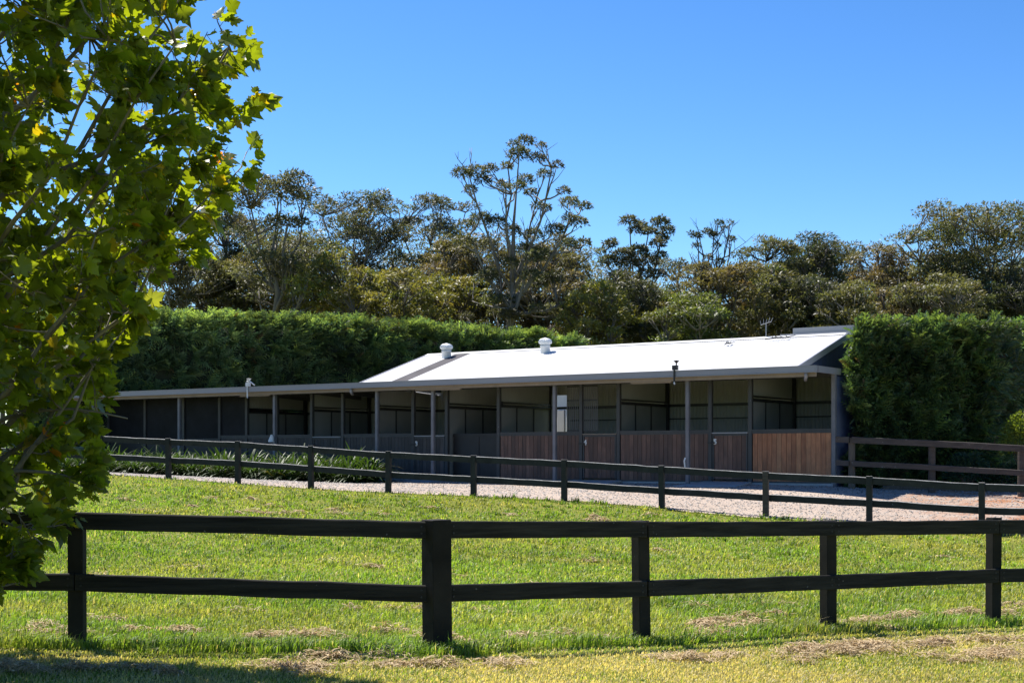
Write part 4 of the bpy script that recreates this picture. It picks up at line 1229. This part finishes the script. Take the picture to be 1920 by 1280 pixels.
# lower trees in front of them
low = [
    ("yellow-olive wattle mounded behind the hedge, below the domed gum", 640, 500, 62, 78, 'yellow', 31),
    ("bright yellow-green layered wattle left of the tallest gum's foot", 745, 520, 62, 76, 'yellow', 32),
    ("dull brown-green tree close against the tallest gum's trunk, on its left", 850, 470, 62, 80, 'bronze', 33),
    ("yellow-green wattle at the foot of the tallest gum, just left of its trunk", 835, 545, 58, 75, 'yellow', 34),
    ("brown twiggy tree right of the tallest gum's trunk, low behind the hedge end", 1030, 520, 68, 78, 'brown', 35),
    ("yellowish bush tree right where the long hedge ends", 1118, 555, 32, 74, 'yellow', 36),
    ("dark green tree behind the stable ridge right of the hedge end", 1175, 540, 52, 80, 'dark', 37),
    ("mid-green tree with a thin straight trunk under the gap of sky", 1240, 555, 42, 82, 'green', 38),
    ("bright green low bush just above the ridge in the roof's middle", 1300, 585, 42, 75, 'green', 39),
    ("wide bronze-olive tree above the middle of the ridge", 1345, 525, 68, 78, 'bronze', 40),
    ("olive windblown tree behind the roof aerial", 1440, 520, 66, 80, 'olive', 41),
    ("dark hanging foliage right of the roof aerial, above the rear roof", 1520, 545, 56, 79, 'dark', 42),
    ("small olive tree between rear roof and right hedge", 1590, 555, 40, 77, 'olive', 43),
    ("pale brown low tree showing over the right hedge's left end", 1690, 545, 50, 80, 'brown', 44),
    ("pale-tipped low tree over the right hedge, left of the many-stemmed gum", 1765, 540, 50, 79, 'olive', 45),
    ("low dark tree at the far right edge over the hedge", 1915, 545, 55, 82, 'dark', 46),
    ("brownish low tree under the forked gum's fork", 560, 520, 60, 80, 'brown', 47),
    ("grey-olive low tree left of the forked gum's base", 440, 500, 60, 80, 'olive', 48),
    ("dull tree seen through the plane tree's right half, low over the hedge", 345, 470, 62, 84, 'grey', 49),
    ("grey-green tree seen through the middle of the plane tree", 235, 455, 70, 86, 'grey', 50),
    ("olive tree seen through the plane tree's left part", 115, 460, 72, 84, 'olive', 51),
    ("tree behind the plane tree at the photo's left edge", 5, 450, 70, 88, 'grey', 52),
]
for lab, px, top, hw, Y, tone, sd in low:
    top -= 14 + (sd * 7) % 22
    if sd in (33, 34, 35, 47, 48): Y += 6
    T(lab, px, top, hw, Y, tone, sd, bot=655, nclump=44, crad=0.52, flat=0.5, trunk=0.2, nlimb=8, twigs=18, per=62, bark='gum' if sd % 2 else 'gum_dark',
      name="wattle_tree" if tone == 'yellow' else "eucalyptus_tree")

# the far side of the wood reads as one mass between the nearer trees
def far_wood():
    rng = np.random.default_rng(99)
    n = 1900
    px = rng.uniform(-250, 2150, n); Y = rng.uniform(104, 122, n)
    topr = np.interp(px, [-250, 300, 420, 700, 950, 1130, 1270, 1400, 1700, 1750, 2150], [405, 405, 385, 398, 420, 470, 520, 472, 495, 455, 455])
    py = topr + 22 + (670 - topr) * rng.random(n) ** 0.8
    C = np.column_stack([(px - 960) / F * Y, Y, CZ + (HZ - py) / F * Y])
    rad = rng.uniform(0.8, 1.6, n)
    V, Fc, ci = clump_leaves(C, rad, rng, 85, 0.30, 0.6)
    tone = np.array([EUC[k] for k in ('olive', 'grey', 'dark', 'brown')])[rng.integers(0, 4, n)] * rng.uniform(0.8, 1.2, n)[:, None]
    lf = tone[ci] * rng.uniform(0.65, 1.4, len(ci))[:, None]
    me = np_mesh("far_woodland", V, Fc, [M['euc']], np.repeat(lf, 4, 0))
    o = link("far_woodland", me)
    tag(o, "dull grey-green mass of the wood behind the separate trees", "woodland", kind="stuff")
    mb = MB()
    for i in range(60):
        x = rng.uniform(-250, 2150); Yt = rng.uniform(102, 118); p = W(x, 700, Yt); t = np.interp(x, [0, 1270, 2000], [500, 575, 520]) + rng.uniform(0, 60)
        zt = CZ + (HZ - t) / F * Yt; lean = rng.normal() * 0.8
        mb.tube([(p.x, Yt, 0.5), (p.x + lean * .4, Yt, zt * .5), (p.x + lean, Yt, zt)], [0.2, 0.14, 0.05], 6)
    o2 = link("woodland_stems", mb.mesh("woodland_stems", M['gum_dark']), o); o2["kind"] = "stuff"
far_wood()

# ------------------------------------------------------------------ the plane tree at the left
def plane_leaf(fold, curl, droop):
    half = [(0.02, 0.0), (-0.05, 0.16), (0.05, 0.34), (0.20, 0.46), (0.20, 0.34), (0.32, 0.36), (0.46, 0.52), (0.62, 0.52), (0.55, 0.36), (0.58, 0.26), (0.72, 0.30), (0.78, 0.20), (0.92, 0.10), (1.06, 0.0)]
    pts = half + [(x, -y) for x, y in reversed(half[1:-1])]
    V = [(0.34, 0.0)] + pts
    V = [(x, y, abs(y) * fold + curl * math.sin(3.2 * y + x * 2) * 0.12 - droop * x * x) for x, y in V]
    n = len(pts)
    return np.array(V), np.array([(0, 1 + i, 1 + (i + 1) % n) for i in range(n)])
PLT = [plane_leaf(0.25, 0.3, 0.15), plane_leaf(-0.12, 0.7, 0.30), plane_leaf(0.42, -0.5, 0.05), plane_leaf(0.08, 1.0, 0.45)]

def plane_tree():
    rng = np.random.default_rng(21)
    AX, AY = -4.55, 10.9
    gz = h1(AX, AY)
    root = empty("plane_tree", (AX, AY, gz), "leafy green plane tree filling the photo's left side, lobed leaves lit through by the sun", "tree")
    O = np.array(root.location)
    zs = [0.9, 1.25, 1.6, 2.0, 2.5, 3.0, 3.55, 4.0, 4.5, 4.9, 5.5, 6.3, 7.0, 7.5]
    rs = [0.60, 1.05, 1.30, 1.38, 1.46, 1.72, 2.10, 2.42, 2.62, 2.70, 2.55, 1.9, 1.1, 0.3]
    def env(z): return np.interp(z, zs, rs)
    # leader and limbs
    mb = MB()
    lead = [np.array([AX + 0.05 * math.sin(i), AY + 0.04 * math.cos(2 * i), gz - 0.2 + (6.6 - gz) * i / 8]) for i in range(9)]
    mb.tube([p - O for p in lead], list(np.linspace(0.12, 0.02, 9)), 10)
    limbs = []
    for k in range(30):
        z0 = gz + 0.7 + 4.6 * (k / 30); az = k * 2.4 + rng.uniform(-0.3, 0.3)
        if k % 2 == 0: az = rng.uniform(-0.9, 0.7)          # plenty on the side that shows
        z1 = min(z0 + rng.uniform(1.0, 2.4), 7.0); r1 = env(z1) * rng.uniform(0.8, 0.95)
        i = (z0 - gz + 0.2) / (6.6 - gz) * 8; st = lead[int(i)] + (lead[min(int(i) + 1, 8)] - lead[int(i)]) * (i - int(i))
        e = np.array([AX + math.cos(az) * r1, AY + math.sin(az) * r1, z1])
        path = branch_path(st, e, rng, 0.22, 7, 0.05)
        mb.tube([p - O for p in path], list(np.linspace(0.032, 0.006, 8)), 7); limbs.append(path)
    # low drooping boughs over the fence
    for az, z0, z1, r in ((0.0, 1.7, 1.75, 1.42), (-0.35, 1.5, 1.35, 1.15), (-0.6, 1.9, 1.7, 1.3), (0.25, 2.0, 2.3, 1.55), (-0.2, 1.3, 1.05, 0.85), (-0.9, 1.6, 1.3, 1.2)):
        st = np.array([AX, AY, z0]); e = np.array([AX + math.cos(az) * r, AY + math.sin(az) * r, z1])
        path = branch_path(st, e, rng, -0.25, 7, 0.04); mb.tube([p - O for p in path], list(np.linspace(0.026, 0.005, 8)), 7); limbs.append(path)
    LP = np.array([p for path in limbs for p in path[2:]]); 
    # leafy shoots
    shoots = []
    tries = 0
    while len(shoots) < 800 and tries < 40000:
        tries += 1
        z = rng.uniform(0.95, 7.3); r = env(z) * math.sqrt(rng.uniform(0.05, 0.93)) ; az = rng.uniform(-math.pi, math.pi)
        if abs(az) > 1.7 and rng.random() < 0.65: continue
        if z > 5.9 and r > 0.86 * env(z): continue
        c = np.array([AX + math.cos(az) * r, AY + math.sin(az) * r, z])
        if shoots and np.min(np.linalg.norm(np.array(shoots) - c, axis=1)) < (0.18 if z > 3.6 else 0.25): continue
        shoots.append(c)
    pos = []; xd = []; ci = []
    for si, c in enumerate(shoots):
        d = c - LP; dist = np.linalg.norm(d, axis=1); q = LP[int(np.argmin(dist + np.where(d[:, 2] < 0, 0.5, 0)))]
        path = branch_path(q, c, rng, 0.15, 4, 0.06)
        mb.tube([p - O for p in path], list(np.linspace(0.009, 0.003, 5)), 5)
        outw = c - np.array([AX, AY, c[2] - 0.5]); outw /= np.linalg.norm(outw)
        nl = rng.integers(12, 21)
        for k in range(nl):
            t = rng.uniform(0.35, 1.0); j = min(int(t * 4), 3); b = path[j] + (path[j + 1] - path[j]) * (t * 4 - j)
            dirn = outw * 0.55 + rng.normal(size=3) * 0.6 + np.array([0.55, -0.1, -0.15]); dirn /= np.linalg.norm(dirn)
            pet = b + dirn * rng.uniform(0.04, 0.11)
            pos.append(pet); xd.append(dirn); ci.append(si)
            if k % 2 == 0: mb.tube([b - O, pet - O], [0.003, 0.002], 3, cap=False)
    pos = np.array(pos); xd = np.array(xd); n = len(pos)
    link("trunk", mb.mesh("trunk", M['bark'], smooth=True), root)
    zd = norm(rand_unit(n, rng) * 0.85 + [0.05, 0.1, 0.55])
    R = frames(xd, zd)
    sc = 0.055 + 0.12 * rng.random(n) ** 1.2
    g = rng.uniform(0.7, 1.25, n)
    col = np.array([0.115, 0.160, 0.020])[None] * g[:, None]
    yl = rng.random(n) < 0.04; col[yl] = np.array([0.24, 0.20, 0.02]) * g[yl][:, None]
    orr = rng.random(n) < 0.004; col[orr] = [0.30, 0.12, 0.02]
    pale = rng.random(n) < 0.06; col[pale] = np.array([0.14, 0.17, 0.06]) * g[pale][:, None]
    kind = rng.integers(0, 4, n)
    # the leaves that show largest are parts of their own
    inframe = (pos[:, 0] > -0.355 * pos[:, 1])
    prox = pos[:, 1] - 2.0 * sc / 0.2 + np.where(inframe, 0, 100) + np.where(pos[:, 2] > CZ + HZ / F * pos[:, 1], 100, 0)
    single = np.argsort(prox)[:300]
    mask = np.ones(n, bool); mask[single] = False
    Vs = []; Fs = []; Cs = []; off = 0
    for k in range(4):
        m = mask & (kind == k)
        V, Fc = scatter(PLT[k][0], PLT[k][1], R[m], pos[m] - O, sc[m])
        Vs.append(V); Fs.append(Fc + off); off += len(V); Cs.append(np.repeat(col[m], len(PLT[k][0]), 0))
    o = link("foliage", np_mesh("foliage", np.concatenate(Vs), np.concatenate(Fs), [M['leaf']], np.concatenate(Cs)), root); o["kind"] = "stuff"
    tones = [((0.115, 0.160, 0.020), 'green'), ((0.088, 0.125, 0.017), 'deep'), ((0.14, 0.19, 0.024), 'lighter'), ((0.24, 0.20, 0.02), 'yellow'), ((0.14, 0.17, 0.06), 'pale')]
    cache = {}
    for i in single:
        ti = int(np.argmin([np.linalg.norm(col[i] - np.array(t[0])) for t in tones])); key = (int(kind[i]), ti)
        if key not in cache:
            tv, tf = PLT[key[0]]
            cache[key] = np_mesh("leaf", tv, tf, [M['leaf']], np.tile(np.array(tones[ti][0]), (len(tv), 1)))
        lo = link("leaf", cache[key], root)
        mt = Matrix(R[i].tolist()).to_4x4() @ Matrix.Diagonal((sc[i], sc[i], sc[i], 1)); mt.translation = Vector(pos[i] - O)
        lo.matrix_local = mt
plane_tree()

# ------------------------------------------------------------------ grass
def seg_side(x, y):
    """> 0 on the lawn side of the gravel's edge."""
    ye = np.interp(x, DE[:, 0], DE[:, 1]); return ye - y
fx = np.array([-8] + [W(p[0], p[1], p[2]).x for p in FRONT] + [12]); fy = np.array([12.0] + [p[2] for p in FRONT] + [17.8])
def value_noise(x, y, sc, seed):
    rng = np.random.default_rng(seed); G = rng.random((64, 64))
    u = (x * sc) % 64; v = (y * sc) % 64; i = u.astype(int); j = v.astype(int); a = u - i; b = v - j
    a = a * a * (3 - 2 * a); b = b * b * (3 - 2 * b); i1 = (i + 1) % 64; j1 = (j + 1) % 64
    return (G[i, j] * (1 - a) + G[i1, j] * a) * (1 - b) + (G[i, j1] * (1 - a) + G[i1, j1] * a) * b

def grass():
    rng = np.random.default_rng(5)
    n = 430000
    # density thins with distance, as one cannot tell blades apart further off
    q = rng.random(n); y0, y1 = 9.2, 40.0
    Y = (y0 ** -0.9 + q * (y1 ** -0.9 - y0 ** -0.9)) ** (1 / -0.9)
    X = rng.uniform(-1, 1, n) * (0.40 * Y + 1.2)
    nt = 3200
    ty = rng.uniform(11.5, 34, nt); tx = rng.uniform(-1, 1, nt) * (0.40 * ty + 1.2)
    X[:nt * 16] = np.repeat(tx, 16) + rng.normal(size=nt * 16) * 0.05; Y[:nt * 16] = np.repeat(ty, 16) + rng.normal(size=nt * 16) * 0.05
    tuft = np.zeros(n, bool); tuft[:nt * 16] = True; tone_t = np.ones(n); tone_t[:nt * 16] = np.repeat(rng.uniform(0.6, 1.25, nt), 16)
    ok = seg_side(X, Y) > -0.02
    tuft = tuft[ok]; tone_t = tone_t[ok]
    X = X[ok]; Y = Y[ok]; n = len(X)
    near = np.interp(X, fx, fy) - 0.42 - Y + 0.12 * np.sin(X * 3) + 0.08 * np.sin(X * 7.1)       # > 0: mown strip on this side of the fence
    mown = near > 0
    pn = value_noise(X, Y, 0.9, 1); pn2 = value_noise(X, Y, 3.1, 2)
    fence_d = np.abs(np.interp(X, fx, fy) - 0.25 - Y)
    hgt = np.where(mown, rng.uniform(0.018, 0.045, n), rng.uniform(0.035, 0.075, n) * (0.7 + 0.7 * pn2))
    hgt = hgt * np.where(~mown & (fence_d < 0.5), 1.0 + 0.9 * (1 - fence_d / 0.5), 1.0) * np.where(Y < 18, 1.0, 0.9)
    edge = seg_side(X, Y); hgt = np.where((edge < 0.35), hgt * rng.uniform(0.9, 2.0, n), hgt)
    hgt = np.where(tuft & ~mown, hgt * rng.uniform(1.1, 1.9, n), hgt)
    wid = rng.uniform(0.0028, 0.0060, n) * np.interp(Y, [9, 14, 25, 40], [0.75, 1.0, 1.9, 2.9])
    az = rng.uniform(0, 2 * math.pi, n); lean = rng.uniform(0.1, 1.0, n)
    d = np.column_stack([np.cos(az), np.sin(az), np.zeros(n)]) + [0.25, -0.1, 0]
    s = np.column_stack([-np.sin(az), np.cos(az), np.zeros(n)])
    z = H(X, Y)
    B = np.column_stack([X, Y, z - 0.004])
    up = np.array([0, 0, 1.0])
    m_ = B + d * (hgt * lean * 0.35)[:, None] + up * (hgt * 0.6)[:, None]
    t_ = B + d * (hgt * lean * 1.1)[:, None] + up * (hgt * (1 - 0.35 * lean))[:, None]
    sw = s * wid[:, None]
    V = np.stack([B - sw, B + sw, m_ + sw * 0.8, m_ - sw * 0.8, t_], 1).reshape(-1, 3)
    o5 = (np.arange(n) * 5)[:, None]
    Fc = np.stack([o5 + [0, 1, 2], o5 + [0, 2, 3], o5 + [3, 2, 4]], 1).reshape(-1, 3)
    green = np.array([0.180, 0.285, 0.036]); yel = np.array([0.36, 0.35, 0.085]); straw = np.array([0.52, 0.43, 0.21]); deep = np.array([0.115, 0.185, 0.028])
    w = np.clip(pn * 1.5 - 0.45 + rng.normal(size=n) * 0.18, 0, 1)[:, None]
    c = green * (1 - w) + yel * w
    c = np.where((rng.random(n) < 0.25)[:, None], deep, c)
    dry = np.clip(near / 0.6, 0, 1) * np.clip(value_noise(X, Y, 1.3, 6) * 1.3 + 0.18, 0, 1)
    sm = (rng.random(n) < 0.05 + 0.85 * dry)[:, None]
    c = np.where(sm, straw, c)
    c = np.where((mown & ~sm[:, 0])[:, None], c * [1.15, 1.05, 1.0], c)
    big = value_noise(X, Y, 0.35, 9) * 0.5 + value_noise(X, Y, 2.2, 12) * 0.35
    c = c * (rng.uniform(0.7, 1.3, n) * (0.84 + 0.70 * big) * np.where(mown, 1, tone_t))[:, None]
    o = link("grass", np_mesh("grass", V, Fc, [M['grass']], np.repeat(c, 5, 0)))
    tag(o, "bright sunlit grass of the paddock, longer along the fence and mown yellowish in front", "grass", kind="stuff")
grass()

def thatch():
    """Rake-dried clippings lying in tufts along the near fence and about the lawn."""
    rng = np.random.default_rng(17)
    spots = []
    def row(pxs, pys, Yg, k, sx=0.5, sy=0.12, num=90):
        for i in range(k):
            t = rng.random(); px = np.interp(t, [0, 1], pxs); py = np.interp(t, [0, 1], pys)
            spots.append((px + rng.normal() * 8, py + rng.normal() * 5, Yg, num))
    def ground_at(px, py):
        Y = 12.0
        for _ in range(30):
            z = h1((px - 960) / F * Y, Y); Y = 0.6 * Y + 0.4 * (CZ - z) * F / (py - HZ)
        return (px - 960) / F * Y, Y
    row((465, 640), (1192, 1200), 0, 9); row((690, 860), (1190, 1200), 0, 7); row((950, 1000), (1190, 1205), 0, 3); row((1060, 1120), (1195, 1200), 0, 3)
    row((1325, 1475), (1172, 1158), 0, 11, num=150); row((1290, 1390), (1190, 1184), 0, 5); row((1585, 1720), (1172, 1160), 0, 10); row((1700, 1860), (1155, 1150), 0, 8); row((1870, 1920), (1148, 1143), 0, 5)
    row((120, 400), (1168, 1190), 0, 7, num=70); row((560, 760), (1238, 1232), 0, 8); row((700, 960), (1255, 1245), 0, 8); row((20, 180), (1185, 1200), 0, 4)
    row((1480, 1900), (1222, 1205), 0, 26, num=110); row((1750, 1920), (1235, 1225), 0, 10); row((1250, 1700), (1240, 1225), 0, 14, num=70); row((430, 700), (1265, 1250), 0, 8)
    row((0, 330), (1255, 1262), 0, 9, num=130)
    for i in range(46):
        px = rng.uniform(60, 1900); py = rng.uniform(925, 1150)
        if py < np.interp(px, [220, 700, 1250, 1900], [905, 938, 968, 1030]): continue
        spots.append((px, py, 0, 40))
    row((420, 700), (958, 966), 0, 8, num=45); row((1090, 1240), (972, 976), 0, 4, num=60)
    Ps = []; Xs = []; ws = []; Ls = []
    for px, py, _, num in spots:
        x, y = ground_at(px, py); 
        sx = rng.uniform(0.10, 0.28); sy = rng.uniform(0.05, 0.12); hh = rng.uniform(0.03, 0.075)
        u = rng.normal(size=(num, 2)); r2 = (u ** 2).sum(1)
        P = np.column_stack([x + u[:, 0] * sx * 0.6, y + u[:, 1] * sy * 0.6, np.zeros(num)])
        P[:, 2] = H(P[:, 0], P[:, 1]) + hh * np.exp(-r2 * 0.5) * rng.uniform(0.2, 1.3, num) + 0.012
        Ps.append(P); Ls.append(rng.uniform(0.04, 0.12, num) * np.interp(y, [10, 30], [1, 1.6])); ws.append(rng.uniform(0.002, 0.0045, num) * np.interp(y, [10, 30], [1, 2.6]))
        a = rng.uniform(0, 6.28, num); Xs.append(np.column_stack([np.cos(a), np.sin(a), rng.normal(size=num) * 0.3]))
    P = np.concatenate(Ps); Xd = np.concatenate(Xs); Ls = np.concatenate(Ls); ws = np.concatenate(ws); n = len(P)
    tv = np.array([(-0.5, -1, 0), (0, -1, 0.12), (0.5, -0.4, 0), (0.5, 0.4, 0), (0, 1, 0.12), (-0.5, 1, 0)]); tf = np.array([(0, 1, 4, 5), (1, 2, 3, 4)])
    R = frames(Xd, rand_unit(n, rng) * 0.5 + [0, 0, 1])
    V, Fc = scatter(tv, tf, R, P, np.column_stack([Ls, ws, Ls]))
    c = np.array([0.58, 0.44, 0.26])[None] * rng.uniform(0.45, 1.25, n)[:, None]
    o = link("dry_grass", np_mesh("dry_grass", V, Fc, [M['straw']], np.repeat(c, 6, 0)))
    tag(o, "straw-coloured clumps of dried cut grass lying along the near fence and on the lawn", "dry grass", kind="stuff")
thatch()
